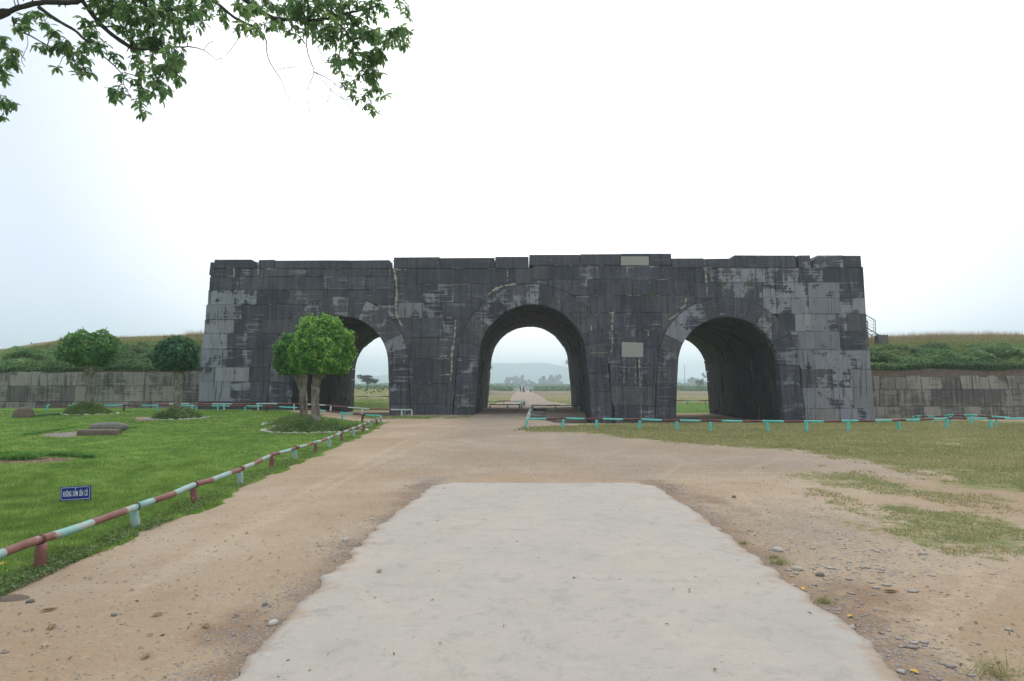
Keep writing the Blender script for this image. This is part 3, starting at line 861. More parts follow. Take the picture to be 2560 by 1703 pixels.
# body of the gate behind the facing
DEPTH = 15.2
def top_z(x):
    return P(1300, 668)[1] + 0 * x
cxs = sorted(set(list(np.arange(-17.6, 19.3, .12)) + [a['cx'] + s * (a['wb'] + .3) for a in ARCH for s in (-1, 1)]))
v = []; f = []
for i, x_ in enumerate(cxs):
    zb = max([ZB] + [float(arch_h(a, .28, x_)) for a in ARCH])
    zt = top_z(x_) - .02
    if x_ < -17.2: zt = min(zt, (x_ + 18.0) * 16)
    v += [(x_, gy(zb) + .07, zb), (x_, gy(zt) + .07, zt), (x_, GY + DEPTH, zt), (x_, GY + DEPTH, zb)]
for i in range(len(cxs) - 1):
    a, b = i * 4, i * 4 + 4
    for k in range(4):
        f.append((a + k, a + (k + 1) % 4, b + (k + 1) % 4, b + k))
f.append((0, 1, 2, 3)); n_ = (len(cxs) - 1) * 4; f.append((n_ + 3, n_ + 2, n_ + 1, n_))
mk('rubble_core', v, f, M['core'], gate)
# outer flanks
for sgn, nm in ((-1, 'left'), (1, 'right')):
    fl = MB()
    z = ZB
    while z < 8.2:
        h = random.uniform(.75, 1.0); z1 = min(z + h, P(1300, 668)[1])
        y = GY + .5
        while y < GY + DEPTH:
            w = random.uniform(1.2, 2.2); y1 = min(y + w, GY + DEPTH)
            q = []
            for zz in (z, z1):
                e = (xl(zz) if sgn < 0 else xr(zz))
                q += [(e, zz), (e - sgn * .5, zz)]
            vv = []
            for (ex, ez) in (q[0], q[1], q[3], q[2]):
                vv.append((ex, y + .01, ez)); 
            for (ex, ez) in (q[0], q[1], q[3], q[2]):
                vv.append((ex, y1 - .01, ez))
            fl.add(vv, [(0, 1, 2, 3), (7, 6, 5, 4), (0, 4, 5, 1), (1, 5, 6, 2), (2, 6, 7, 3), (3, 7, 4, 0)])
            y = y1
        z = z1 + .01
    fl.build('flank_stones', M['stone'], gate, color=(.3, 0, 0, 1), kind='stuff')
# vault lining stones in each passage
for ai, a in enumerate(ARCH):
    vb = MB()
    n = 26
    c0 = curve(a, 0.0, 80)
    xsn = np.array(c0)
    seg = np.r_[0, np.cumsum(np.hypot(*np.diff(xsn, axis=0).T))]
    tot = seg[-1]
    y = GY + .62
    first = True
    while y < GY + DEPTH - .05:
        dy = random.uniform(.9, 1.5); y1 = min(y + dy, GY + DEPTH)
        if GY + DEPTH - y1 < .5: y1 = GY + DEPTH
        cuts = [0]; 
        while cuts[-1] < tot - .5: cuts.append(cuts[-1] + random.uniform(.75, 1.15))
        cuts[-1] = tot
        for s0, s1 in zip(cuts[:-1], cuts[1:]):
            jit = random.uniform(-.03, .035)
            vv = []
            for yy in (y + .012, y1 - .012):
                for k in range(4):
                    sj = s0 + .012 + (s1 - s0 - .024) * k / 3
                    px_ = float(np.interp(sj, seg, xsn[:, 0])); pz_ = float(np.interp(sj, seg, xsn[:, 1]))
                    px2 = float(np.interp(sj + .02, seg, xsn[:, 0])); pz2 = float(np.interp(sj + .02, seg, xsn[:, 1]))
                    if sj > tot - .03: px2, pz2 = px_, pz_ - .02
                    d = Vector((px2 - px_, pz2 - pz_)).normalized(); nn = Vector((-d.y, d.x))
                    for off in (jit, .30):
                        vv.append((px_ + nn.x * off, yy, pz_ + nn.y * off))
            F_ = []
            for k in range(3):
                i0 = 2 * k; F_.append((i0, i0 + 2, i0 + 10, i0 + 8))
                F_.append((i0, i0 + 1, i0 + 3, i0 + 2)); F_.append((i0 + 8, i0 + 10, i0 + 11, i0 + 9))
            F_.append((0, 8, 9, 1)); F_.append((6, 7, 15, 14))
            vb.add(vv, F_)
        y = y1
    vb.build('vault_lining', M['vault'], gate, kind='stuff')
# soffit of the front ring: the ring stones are .6 deep and carry it

# cream mortar left in opened joints
SEAM = [([(986, 645), (985, 672), (990, 700), (992, 735), (989, 765), (992, 790), (1003, 812), (1010, 818)], 5.5),
        ([(984, 672), (1000, 675), (1025, 673)], 3.5), ([(645, 652), (646, 690)], 4), ([(655, 672), (690, 673)], 3), ([(565, 670), (585, 671), (586, 695)], 3),
        ([(565, 690), (586, 692)], 2.5), ([(1139, 800), (1136, 850), (1130, 880), (1129, 930), (1125, 962)], 5), ([(1100, 938), (1130, 936)], 2.5),
        ([(1267, 672), (1270, 690), (1268, 706)], 2.6), ([(1532, 780), (1530, 815), (1531, 860), (1528, 885)], 4), ([(1520, 784), (1537, 781)], 3), ([(1435, 702), (1436, 730)], 2.2),
        ([(1763, 650), (1765, 700), (1768, 722), (1767, 740)], 5), ([(1755, 670), (1780, 671)], 3), ([(1640, 699), (1672, 699)], 2), ([(1478, 812), (1478, 850)], 2.5),
        ([(1475, 883), (1520, 882)], 2), ([(1060, 711), (1175, 711)], 1.6), ([(1410, 663), (1430, 664)], 2.6), ([(1495, 664), (1510, 663)], 2), ([(1715, 744), (1712, 765), (1700, 773)], 4),
        ([(1672, 800), (1690, 788)], 5), ([(1080, 897), (1110, 898)], 2), ([(1560, 892), (1560, 960)], 2.4), ([(1597, 892), (1600, 965)], 4), ([(1603, 925), (1603, 1060)], 2.4), ([(1588, 910), (1588, 962)], 2),
        ([(1572, 915), (1572, 950)], 1.6), ([(1216, 741), (1232, 727), (1255, 716), (1290, 710)], 5.5), ([(1115, 795), (1130, 795)], 2.4), ([(620, 1020), (640, 1018)], 2), ([(1992, 957), (1996, 963)], 5), ([(1500, 1015), (1499, 1062)], 1.8)]
for k in range(150):   # crumbs of pale mortar in the bed joints and upright joints
    pa, pb, lines = random.choice(ZONES)
    l_ = random.choice(lines[:9]); a_ = random.uniform((pa or 530), (pb or 2150))
    X_, Z_ = P(a_, l_)
    if H_out(X_) > Z_ - .25 or any(abs(a_ - q) < 6 for q in (984, 1333, 1740)): continue
    if random.random() < .7: SEAM.append(([(a_, l_), (a_ + random.uniform(5, 26), l_ + random.uniform(-.6, .6))], random.uniform(.8, 1.8)))
    else: SEAM.append(([(a_, l_), (a_ + random.uniform(-2, 2), l_ + random.uniform(5, 22))], random.uniform(.9, 2.2)))
for pts, w in SEAM:
    vv = []; ff = []
    P3 = []
    for (a0, b0), (a1, b1) in zip(pts[:-1], pts[1:]):
        m = max(2, int(math.hypot(a1 - a0, b1 - b0) / 3.0))
        for k in range(m): P3.append((a0 + (a1 - a0) * k / m, b0 + (b1 - b0) * k / m))
    P3.append(pts[-1])
    for i, (a0, b0) in enumerate(P3):
        q = P3[min(i + 1, len(P3) - 1)]; r = P3[max(i - 1, 0)]
        d = Vector((q[0] - r[0], q[1] - r[1])).normalized(); nn = Vector((-d.y, d.x))
        ww = w * .5 * random.choice([.12, .3, .5, .9, 1, 1.5]) * (0.25 if i in (0, len(P3) - 1) else 1)
        jx = random.uniform(-.6, .6)
        for s_ in (-1, 0, 1):
            X_, Z_ = P(a0 + nn.x * ww * s_ + jx, b0 + nn.y * ww * s_)
            vv.append((X_, gy(Z_) - (.040 if s_ == 0 else .018), Z_))
    for i in range(len(P3) - 1):
        if len(P3) > 400: continue
        for k in (0, 1):
            ff.append((i * 3 + k, i * 3 + k + 1, i * 3 + k + 4, i * 3 + k + 3))
    mk('mortar_patch', vv, ff, M['mortar'], gate)

# ------------------------------------------------------------------ side walls
def side_wall(nm, label, x0, x1, lines, Y0, small=None, px_gate=None):
    w = empty('rampart_wall', ((x0 + x1) / 2, Y0, 0), label, 'wall')
    yf = lambda z: Y0 + .06 * z
    zs = [CAMZ + (965 - l) / F * Y0 for l in lines]
    for ci in range(len(lines) - 1):
        z1, z0 = zs[ci], zs[ci + 1]
        xx = x0 + random.uniform(-.6, 0)
        while xx < x1:
            leanl = random.uniform(-.03, .03)
            wdt = random.uniform(.55, 1.35) * (1 if ci else .95)
            sm = small and xx > small and ci == 0
            if sm: wdt = random.uniform(.48, .58)
            xe = min(xx + wdt, x1)
            if x1 - xe < .3: xe = x1
            zt = z1 + (random.uniform(-.08, .03) if ci == 0 else 0)
            sk = .10 if sm else random.uniform(-.03, .03)
            poly = [(xx + (sk if ci == 0 else 0), z0), (xe + (sk if ci == 0 and xe < x1 else 0), z0), (xe, zt), (xx, zt + (random.uniform(-.02, .02) if ci == 0 else 0))]
            lt = [.58, .42, .5, .55][min(ci, 3)] + random.uniform(-.2, .2)
            warm = random.uniform(.2, .85)
            if sm: lt = .7; warm = .5
            if random.random() < .06: warm = 1.3
            prism_stone(poly, yf, random.uniform(-.03, .03), .5, M['wall'], w, 'stone', (lt, min(1, warm), 0, 1), rough=.005, gap=.009)
            xx = xe
    mb = MB(); mb.box(((x0 + x1) / 2, Y0 + .45, (zs[0] + zs[-1]) / 2 - .1), (x1 - x0, .5, zs[0] - zs[-1] - .1))
    mb.build('backing', M['core'], w)
    return w
side_wall('left', 'low weathered stone rampart wall behind the round trees on the lawn', -33, xl(1.0) - .03, [929.5, 965, 1004.5, 1045], 40.4)
side_wall('right', 'low stone rampart wall beside the dry grass, pale small blocks along its top', xr(1.0) + .03, 34, [940.5, 973.5, 1015.5, 1062], 40.4, small=25.4)

# ------------------------------------------------------------------ embankments
def bank(sgn):
    if sgn < 0:
        bx0, bx1 = -60, -17.8
        pxs = [-1400, -300, 0, 90, 166, 300, 420, 520]; pys = [915, 890, 871, 856, 846, 842, 838, 836]
    else:
        bx0, bx1 = 19.3, 60
        pxs = [2160, 2215, 2340, 2560, 3500]; pys = [848, 844, 840, 838, 850]
    YC = 47.5
    xs_ = np.arange(bx0, bx1, .22); tt = np.concatenate([np.linspace(0, 1, 46), 1 + np.linspace(.08, 1, 14)])
    XX, TT = np.meshgrid(xs_, tt)
    zc = CAMZ + (965 - np.interp(1304 + XX / YC * F, pxs, pys)) / F * YC
    zw = 2.15 if sgn > 0 else 2.40
    t1 = np.clip(TT, 0, 1); t2 = np.clip(TT - 1, 0, 1)
    YY = 40.95 + (YC - 40.95) * t1 + t2 * 14
    prof = .10 * S(t1 / .07) + .90 * (t1 ** .85)
    ZZ = (zw - .1) + (zc - zw + .1) * np.minimum(prof, 1) - t2 ** 1.5 * (zc + .1)
    lump = S((t1 - .08) / .12) * (1 - S((t1 - .45) / .45))
    lm = fbm(XX * .9, t1 * 9, s=80 + sgn) ** 1.3 * .9
    ZZ = ZZ + lump * (lm * .75 - .12) * (t1 < 1)
    YY = YY - lump * lm * .5
    ZZ = ZZ + .10 * (fbm(XX * .7, YY * .7, s=84) - .5)
    dryv = S((t1 - .62) / .3) * (.35 + .9 * fbm(XX * .12, YY * .2, s=90))
    soil = 1 - S((t1 - (.05 if sgn > 0 else .02) - .09 * fbm(XX * .6, XX * 0, s=91)) / .05)
    ii = np.arange(XX.size).reshape(XX.shape)
    fc = np.stack([ii[:-1, :-1], ii[:-1, 1:], ii[1:, 1:], ii[1:, :-1]], -1).reshape(-1, 4)
    mk('embankment', np.stack([XX.ravel(), YY.ravel(), ZZ.ravel()], 1), fc, M['bank'], None, True, None, dict(dry=dryv.ravel(), soil=soil.ravel()), kind='structure')
    return XX, YY, ZZ, xs_, tt, zc
def bilin(A, fi, fj):
    i = np.clip(np.floor(fi).astype(int), 0, A.shape[0] - 2); j = np.clip(np.floor(fj).astype(int), 0, A.shape[1] - 2)
    a = fi - i; b = fj - j
    return (A[i, j] * (1 - a) * (1 - b) + A[i + 1, j] * a * (1 - b) + A[i, j + 1] * (1 - a) * b + A[i + 1, j + 1] * a * b)

def leaf_cards(name, Pp, Nn, size, aspect, tint, mat, parent=None, droop=None, **tags):
    """diamond shaped leaves, one quad each, facing roughly along Nn"""
    n = len(Pp)
    r = rng.normal(size=(n, 3)); 
    d = r - (r * Nn).sum(1, keepdims=True) * Nn
    if droop is not None: d = d * .6 + droop
    d /= np.linalg.norm(d, axis=1, keepdims=True) + 1e-9
    s = np.cross(Nn, d); s /= np.linalg.norm(s, axis=1, keepdims=True) + 1e-9
    L = size[:, None]; W = (size * aspect)[:, None]
    lift = Nn * (L * .12)
    V = np.stack([Pp - d * L * .5, Pp + s * W * .5 + lift, Pp + d * L * .5, Pp - s * W * .5 + lift], 1).reshape(-1, 3)
    f = np.arange(n * 4).reshape(n, 4)
    return mk(name, V, f, mat, parent, False, None, dict(tint=np.repeat(tint, 4)), **tags)
def unit(a): return a / (np.linalg.norm(a, axis=1, keepdims=True) + 1e-9)
def blades(name, Pp, h, w, tint, mat, parent=None, lean=.5, **tags):
    n = len(Pp)
    a = rng.uniform(0, 2 * np.pi, n)
    s = np.stack([np.cos(a), np.sin(a), np.zeros(n)], 1) * (w[:, None] * .5)
    tip = np.stack([rng.normal(size=n) * lean, rng.normal(size=n) * lean, np.ones(n)], 1) * h[:, None]
    V = np.stack([Pp - s, Pp + s, Pp + tip], 1).reshape(-1, 3)
    f = np.arange(n * 3).reshape(n, 3)
    return mk(name, V, f, mat, parent, False, None, dict(tint=np.repeat(tint, 3)), **tags)

for sgn in (-1, 1):
    XX, YY, ZZ, xs_, tt, zc = bank(sgn)
    n = 52000
    lo, hi = (np.searchsorted(xs_, -32), len(xs_) - 1) if sgn < 0 else (0, np.searchsorted(xs_, 34))
    fj = rng.uniform(lo, hi, n)
    t_ = np.abs(rng.normal(size=n) * .24) + (.065 if sgn > 0 else .03) + .03 * (vnoise(fj * .08, fj * 0, s=78) - .5)
    upl = .62 + .35 * (vnoise(fj * .05, fj * 0, s=77) - .5)
    if sgn < 0: upl = upl + .12
    keep = (t_ < upl) & (fbm(fj * .11, t_ * 7, s=95) > .39 + .30 * S((t_ - .28) / .35))
    fj = fj[keep]; t_ = t_[keep]; n = len(fj)
    fi = t_ * 45
    p = np.stack([bilin(XX, fi, fj), bilin(YY, fi, fj), bilin(ZZ, fi, fj)], 1)
    lift = rng.uniform(0, 1, n) ** 1.3 * (.10 + .38 * fbm(p[:, 0] * 1.1, p[:, 1] * 1.6, s=97))
    p[:, 2] += lift; p[:, 1] -= lift * .5
    nn = unit(np.stack([rng.normal(size=n) * .6, -1 + rng.normal(size=n) * .5, .8 + rng.normal(size=n) * .5], 1))
    tint = np.clip(fbm(p[:, 0] * .7, p[:, 2] * 1.4, s=99) * 1.3 - .35 + lift * .9 + rng.normal(size=n) * .12, 0, 1)
    leaf_cards('shrubs', p, nn, rng.uniform(.08, .17, n), .7, tint, M['shrub'], None, kind='stuff',
               label='dense green creeping shrubs on the ' + ('left' if sgn < 0 else 'right') + ' embankment above the wall', cat='shrubs')
    # grass on the bank and the pale straw fringe on its crest
    n = 26000
    fj = rng.uniform(lo, hi, n); t_ = rng.uniform(.12, 1.0, n); fi = t_ * 45
    p = np.stack([bilin(XX, fi, fj), bilin(YY, fi, fj), bilin(ZZ, fi, fj)], 1)
    blades('bank_grass', p, rng.uniform(.06, .2, n), rng.uniform(.015, .04, n), np.clip(t_ * 1.1 - .25 + rng.normal(size=n) * .2, 0, 1), M['blade_dry'], None, .5, kind='stuff',
           label='mixed green and dry grass on the ' + ('left' if sgn < 0 else 'right') + ' embankment', cat='grass')
    n = 11000
    fj = rng.uniform(lo, hi, n); t_ = rng.uniform(.86, 1.12, n)
    fi = np.interp(t_, tt, np.arange(len(tt)))
    p = np.stack([bilin(XX, fi, fj), bilin(YY, fi, fj), bilin(ZZ, fi, fj) - .03], 1)
    dens = S((fbm(p[:, 0] * .25, p[:, 0] * 0, s=101) - .30) / .3)
    if sgn < 0: dens = dens * np.where((p[:, 0] > -31) & (p[:, 0] < -23.2), .06, 1) 
    k = rng.uniform(size=n) < dens
    p = p[k]; n = len(p)
    blades('straw_grass', p, rng.uniform(.12, .55, n), rng.uniform(.006, .016, n), rng.uniform(.1, 1, n), M['straw'], None, .22, kind='stuff',
           label='tall pale straw grass along the ' + ('left' if sgn < 0 else 'right') + ' embankment crest', cat='grass')

# ------------------------------------------------------------------ lawn blades
def scatter(n, x0, x1, y0, y1, power):
    u = rng.uniform(size=n)
    if abs(power - 1) < 1e-6: yy = y0 * (y1 / y0) ** u
    else: yy = (y0 ** (1 - power) + u * (y1 ** (1 - power) - y0 ** (1 - power))) ** (1 / (1 - power))
    return rng.uniform(x0, x1, n), yy
def grow(name, n, x0, x1, y0, y1, power, hfun, wfun, label, side):
    x, y = scatter(n, x0, x1, y0, y1, power)
    k = np.abs(x) < y * .86 + .6
    x, y = x[k], y[k]
    g, d = grass_mask(x, y)
    thr = g + .95 * (fbm(x * 2.2, y * 2.2, s=111) - .5)
    k = (thr > .44 + (.12 if side > 0 else 0) * rng.uniform(size=len(x))) & (g > .1)
    x, y, g, d = x[k], y[k], g[k], d[k]
    n = len(x)
    z = hz(x, y) - .004
    p = np.stack([x, y, z], 1)
    dd = d + 1.0 * (fbm(x * .6, y * .6, s=115) - .5)
    if side > 0: tint = np.clip(.1 + dd * .75 + rng.normal(size=n) * .2, 0, 1)
    else: tint = np.clip(-.25 + .75 * fbm(x * 1.1, y * .8, s=117) + .75 * vnoise(x * 5, y * 4, s=118) + rng.normal(size=n) * .22, 0, 1)
    blades(name, p, hfun(y) * rng.uniform(.5, 1.25, n), wfun(y) * rng.uniform(.7, 1.3, n), tint, M['blade'] if side < 0 else M['blade_dry'], None, .55, kind='stuff', label=label, cat='grass')
grow('lawn_grass', 330000, -13, -3.6, 4.6, 15, 1.9, lambda y: .034 + .0016 * y, lambda y: .005 + .0010 * y, 'short lush green grass of the lawn behind the left rail', -1)
grow('lawn_grass', 210000, -30, -4.5, 15, 36, 1.6, lambda y: .030 + .0008 * y, lambda y: .008 + .0009 * y, 'bright green grass in the far part of the lawn around the round trees', -1)
grow('dry_grass', 260000, 4, 14, 3.6, 13, 1.8, lambda y: .018 + .0010 * y, lambda y: .0045 + .0009 * y, 'thin dry grass in patches on the bare dirt, right of the road', 1)
grow('dry_grass', 190000, -.5, 24, 13, 37.5, 1.5, lambda y: .028 + .0010 * y, lambda y: .008 + .0011 * y, 'yellowish worn grass in front of the right arch, along the rail', 1)
grow('dry_grass', 26000, -30, 34, 55, 100, 1.2, lambda y: .10 + 0 * y, lambda y: .05 + 0 * y, 'rough grass beyond the gate arches', 1)
# weeds along the lawn's trodden edge
n = 9000
y = scatter(n, 0, 1, 4.8, 24, 1.9)[1]
x = np.interp(y, LAWN_XE_Y, LAWN_XE_X) - .04 - np.abs(rng.normal(size=n)) * .22
k = fbm(x * 2, y * 2, s=120) > .40
x, y = x[k], y[k]; n = len(x)
p = np.stack([x, y, hz(x, y) + rng.uniform(.005, .05, n)], 1)
nn = unit(np.stack([rng.normal(size=n) * .6, rng.normal(size=n) * .6, np.ones(n)], 1))
leaf_cards('weeds', p, nn, rng.uniform(.018, .045, n), .5, np.clip(rng.normal(size=n) * .2 + .3, 0, 1), M['cover'], None, kind='stuff', label='low leafy weeds along the trodden edge of the lawn', cat='weeds')

# clipped low plants round the flower beds
def hedge(pts, w, h, n, label, mat='cover'):
    Q = np.array([(G(*p).x, G(*p).y) for p in pts])
    seg = np.r_[0, np.cumsum(np.hypot(*np.diff(Q, axis=0).T))]
    s = rng.uniform(0, seg[-1], n)
    x = np.interp(s, seg, Q[:, 0]) + rng.normal(size=n) * w * .35; y = np.interp(s, seg, Q[:, 1]) + rng.normal(size=n) * w * .35
    z = hz(x, y) + rng.uniform(0, 1, n) * h * (.5 + fbm(x * 4, y * 4, s=5))
    nn = unit(rng.normal(size=(n, 3)) + np.array([0, -.4, .8]))
    leaf_cards('low_hedge', np.stack([x, y, z], 1), nn, rng.uniform(.03, .06, n), .6, np.clip(z / h * .6 + rng.normal(size=n) * .15, 0, 1), M[mat], None, kind='stuff', label=label, cat='hedge')
hedge([(-40, 1141), (60, 1140), (130, 1141), (200, 1142), (228, 1147)], .18, .10, 5000, 'low clipped plants behind the reddish bed at the left edge', 'leaf_main')
hedge([(20, 1148), (78, 1149)], .45, .14, 2600, 'small green bush inside the reddish bed', 'leaf_main')
hedge([(60, 1090), (120, 1081), (196, 1073)], .14, .08, 2200, 'thin green plant edge beside the stone slabs', 'leaf_main')
hedge([(305, 1077), (345, 1073)], .14, .08, 900, 'thin green plant edge right of the stone slabs', 'leaf_main')
hedge([(90, 1055), (150, 1052)], .16, .10, 1100, 'dark low plants right of the boulder', 'leaf_dark')

# ------------------------------------------------------------------ pebbles and stones
def pebbles(name, x, y, size, label, zoff=0.0, flat=.55, tint=None, mat='pebble'):
    n = len(x)
    base = np.array([(1, 0, 0), (0, 1, 0), (-1, 0, 0), (0, -1, 0), (0, 0, 1), (0, 0, -.6), (.7, .7, .25), (-.7, .6, .3)])[:6]
    fcs = np.array([(0, 1, 4), (1, 2, 4), (2, 3, 4), (3, 0, 4), (1, 0, 5), (2, 1, 5), (3, 2, 5), (0, 3, 5)])
    a = rng.uniform(0, 6.28, n)
    V = np.repeat(base[None], n, 0) * rng.uniform(.6, 1.3, (n, 6, 1))
    V[:, :, 0] *= rng.uniform(.8, 1.5, n)[:, None]
    V[:, :, 2] *= flat * rng.uniform(.6, 1.2, n)[:, None]
    ca, sa = np.cos(a)[:, None], np.sin(a)[:, None]
    X_ = V[:, :, 0] * ca - V[:, :, 1] * sa; Y_ = V[:, :, 0] * sa + V[:, :, 1] * ca
    V = np.stack([X_, Y_, V[:, :, 2]], 2) * size[:, None, None]
    V[:, :, 0] += x[:, None]; V[:, :, 1] += y[:, None]; V[:, :, 2] += (hz(x, y) + zoff + size * .12)[:, None]
    ff = (fcs[None] + (np.arange(n) * 6)[:, None, None]).reshape(-1, 3)
    tt_ = rng.uniform(0, 1, n) if tint is None else tint
    mk(name, V.reshape(-1, 3), ff, M[mat], None, False, None, dict(tint=np.repeat(tt_, 6)), kind='stuff', label=label, cat='pebbles')
x, y = scatter(26000, -7, 11, 3.4, 24, 1.8)
g, _ = grass_mask(x, y); k = (g < .3) & ~((x > -1.75) & (x < 2.4) & (y < 11.5)) & (np.abs(x) < y * .85)
x, y = x[k], y[k]
pebbles('pebbles', x, y, np.clip(rng.lognormal(-5.35, .5, len(x)), .002, .018), 'small loose pebbles scattered over the dirt track')
# broken stone along both slab edges
yy = rng.uniform(3.6, 11.6, 2600); sd = rng.integers(0, 2, 2600)
ex = np.where(sd == 0, np.interp(yy, ly, lx) - np.abs(rng.normal(size=2600)) * .16 - .02, np.interp(yy, ry, rx) + np.abs(rng.normal(size=2600)) * .28 + .03)
k = (fbm(ex * 1.5, yy * 1.2, s=130) > .48)
pebbles('broken_stone', ex[k], yy[k], np.clip(rng.lognormal(-4.75, .6, k.sum()), .004, .038), 'grey broken stone along the crumbling edges of the concrete road', flat=.4, tint=rng.uniform(.4, 1, k.sum()))
q = gp([(1840, 1330), (1960, 1395), (2020, 1420)])
cx_ = rng.normal(size=160) * .45 + 3.05; cy_ = rng.normal(size=160) * .7 + 6.3
pebbles('broken_stone', cx_, cy_, np.clip(rng.lognormal(-4.2, .5, 160), .008, .04), 'larger grey stone chips gathered in the dirt right of the concrete', flat=.35, tint=rng.uniform(.5, 1, 160))
for b, lab in ((BEDS[0], 'pale gravel beside the stone slabs on the lawn'), (BEDS[1], 'reddish gravel of the flower bed at the left edge')):
    bx = rng.uniform(min(p[0] for p in b), max(p[0] for p in b), 5000); by = rng.uniform(min(p[1] for p in b), max(p[1] for p in b), 5000)
    k = pip(bx, by, b); bx, by = bx[k][:1500], by[k][:1500]
    pebbles('bed_gravel', bx, by, rng.uniform(.012, .028, len(bx)), lab, flat=.6, mat='redgravel' if 'red' in lab else 'pebble')

# stones laid bare in the hollow before the gate
pav = MB()
hollow = empty('uncovered_paving', (4.2, 31.5, -.3), 'grey old paving stones uncovered in the hollow behind the rail', 'paving')
for (a0, b0, w_, d_, r_) in ((1352, 1060, .9, .7, .2), (1375, 1066, .8, .6, -.2), (1345, 1048, .8, .6, .1), (1422, 1062, 1.0, .5, .1), (1440, 1066, 1.1, .5, .05), (1470, 1068, .8, .5, -.1), (1415, 1056, .9, .4, 0), (1478, 1060, .5, .5, .2), (1350, 1038, .7, .6, .3)):
    q = G(a0, b0, -.3)
    m = MB(); m.box((q.x, q.y, hz1(q.x, q.y) + .05), (w_, d_, .16), 0, r_, .12)
    m.build('stone', M['greyrock'], hollow)

# ------------------------------------------------------------------ rails
def rail_run(label, posts, h=.30, r=.038, worn=False, pr=.05, redposts=(), span=2, bandlen=.72, first=0, tie=False, top_only=False, groupname='striped low rails', pale=False, zt=None, extra=(None, None), bandseq=None):
    """posts: list of (x, y). poles lie on the post heads, painted in bands"""
    p0 = posts[0]
    root = empty('low_rail', (p0[0], p0[1], hz1(*p0)), label, 'low rail', groupname)
    mats = ([M['turq_worn'], M['red_worn']] if worn else [M['turq'], M['red']])
    if pale: mats = [M['white_worn'], M['red_worn']]
    heads = []
    for i, (x_, y_) in enumerate(posts):
        g0 = hz1(x_, y_)
        hh = h * random.uniform(.96, 1.04)
        tz = g0 + hh if zt is None else zt[i]
        heads.append(Vector((x_, y_, tz + r)))
        m = MB(); lean = random.uniform(-.02, .02)
        nn = 6
        m.tube([(x_ + lean * (k / nn) * 1.5 + (.012 * random.random()), y_ - lean * (1 - k / nn), g0 - .08 + (tz - g0 + .08) * k / nn) for k in range(nn + 1)], [pr * (1.12 - .12 * k / nn) for k in range(nn + 1)], 10, 0, wob=.03, seed=i)
        isred = i in redposts
        o = m.build('post', [mats[1] if isred else mats[0]], root, True, label=('red-brown post' if isred else None))
        if tie:
            d = (Vector((*posts[min(i + 1, len(posts) - 1)], 0)) - Vector((*posts[max(i - 1, 0)], 0))).normalized()
            s_ = d.cross(Vector((0, 0, 1)))
            for oo_ in (-.012, .014):
                w = MB(); c = heads[-1] + d * oo_
                w.tube([c + (s_ * math.cos(a) + Vector((0, 0, 1)) * math.sin(a)) * (r * 1.09) for a in np.linspace(0, 2 * math.pi, 17)], .0035, 5, cap=False)
                wo_ = w.build('wire_tie', M['wire'], None)
                wo_.parent = o; wo_.matrix_parent_inverse = Matrix.Identity(4)
    hs = list(heads)
    if extra[0]: hs[0] = Vector((extra[0][0], extra[0][1], hz1(*extra[0]) + h + r))
    if extra[1]: hs[-1] = Vector((extra[1][0], extra[1][1], hz1(*extra[1]) + h + r))
    # poles
    band = first; carry = 0.0
    i = 0
    while i < len(hs) - 1:
        j = min(i + span, len(hs) - 1)
        pts = []; ms = []
        path = hs[i:j + 1]
        cum = [0]
        for a, b in zip(path[:-1], path[1:]): cum.append(cum[-1] + (b - a).length)
        cuts = {0.0, cum[-1]} | set(cum)
        s = bandlen * random.uniform(.92, 1.08) - carry
        bands = [];
        while s < cum[-1]:
            bands.append(s); cuts.add(s); s += bandlen * random.uniform(.92, 1.08)
        carry = max(0, cum[-1] - (bands[-1] if bands else 0)) % bandlen
        for q in np.arange(0, cum[-1], .3): cuts.add(float(q))
        cuts = sorted(cuts)
        cuts2 = [cuts[0]]
        for c in cuts[1:]:
            if c - cuts2[-1] > .004: cuts2.append(c)
        def pos_(s):
            k = max(0, min(len(cum) - 2, int(np.searchsorted(cum, s) - 1)))
            t_ = (s - cum[k]) / (cum[k + 1] - cum[k])
            v_ = path[k].lerp(path[k + 1], t_)
            return v_ + Vector((0, 0, -.012 * math.sin(t_ * math.pi) + .004 * math.sin(s * 5)))
        b0 = band
        for c0, c1 in zip(cuts2[:-1], cuts2[1:]):
            mid_ = (c0 + c1) / 2
            ms.append((b0 + sum(1 for b in bands if b < mid_)) % 2)
        band = b0 + len(bands)
        m = MB()
        nrm_ = [pos_(c) for c in cuts2]
        lap = .02
        m.tube(nrm_, [r * random.uniform(.96, 1.04) for _ in nrm_], 12, 0, mseg=ms, wob=.012, seed=i)
        m.build('rail', mats, root, True)
        i = j
    return root
LP = [G(97, 1423), G(339, 1322), G(486, 1258), G(600, 1213), G(678, 1169), G(737, 1150), G(786, 1132), G(823, 1119), G(854, 1103), G(884, 1091), G(908, 1079), G(926, 1070), G(940, 1063), G(952, 1057)]
lp = [(p.x, p.y) for p in LP]
d0 = (lp[0][0] + .05, lp[0][1] - 1.75)
lp = [d0] + lp
rail_run('worn turquoise and red striped rail along the lawn edge, from the near left corner', lp, .215, .037, True, .046, redposts=(1, 3, 5, 7, 9, 11, 13), span=2, bandlen=.64, first=1, tie=True)
corner = lp[-1]
bp = [corner] + [(at(px, 1040, Yd).x, Yd) for px, Yd in ((905, 31.0), (855, 32.0), (760, 33.4), (665, 34.0), (612, 34.3), (545, 34.5), (490, 34.7), (392, 34.9), (308, 35.0), (210, 35.2), (117, 35.4))]
rail_run('striped rail along the back of the lawn, meeting the near rail at a corner', bp, .27, .036, False, .045, redposts=(1, 4, 9, 10), span=2, bandlen=.95)
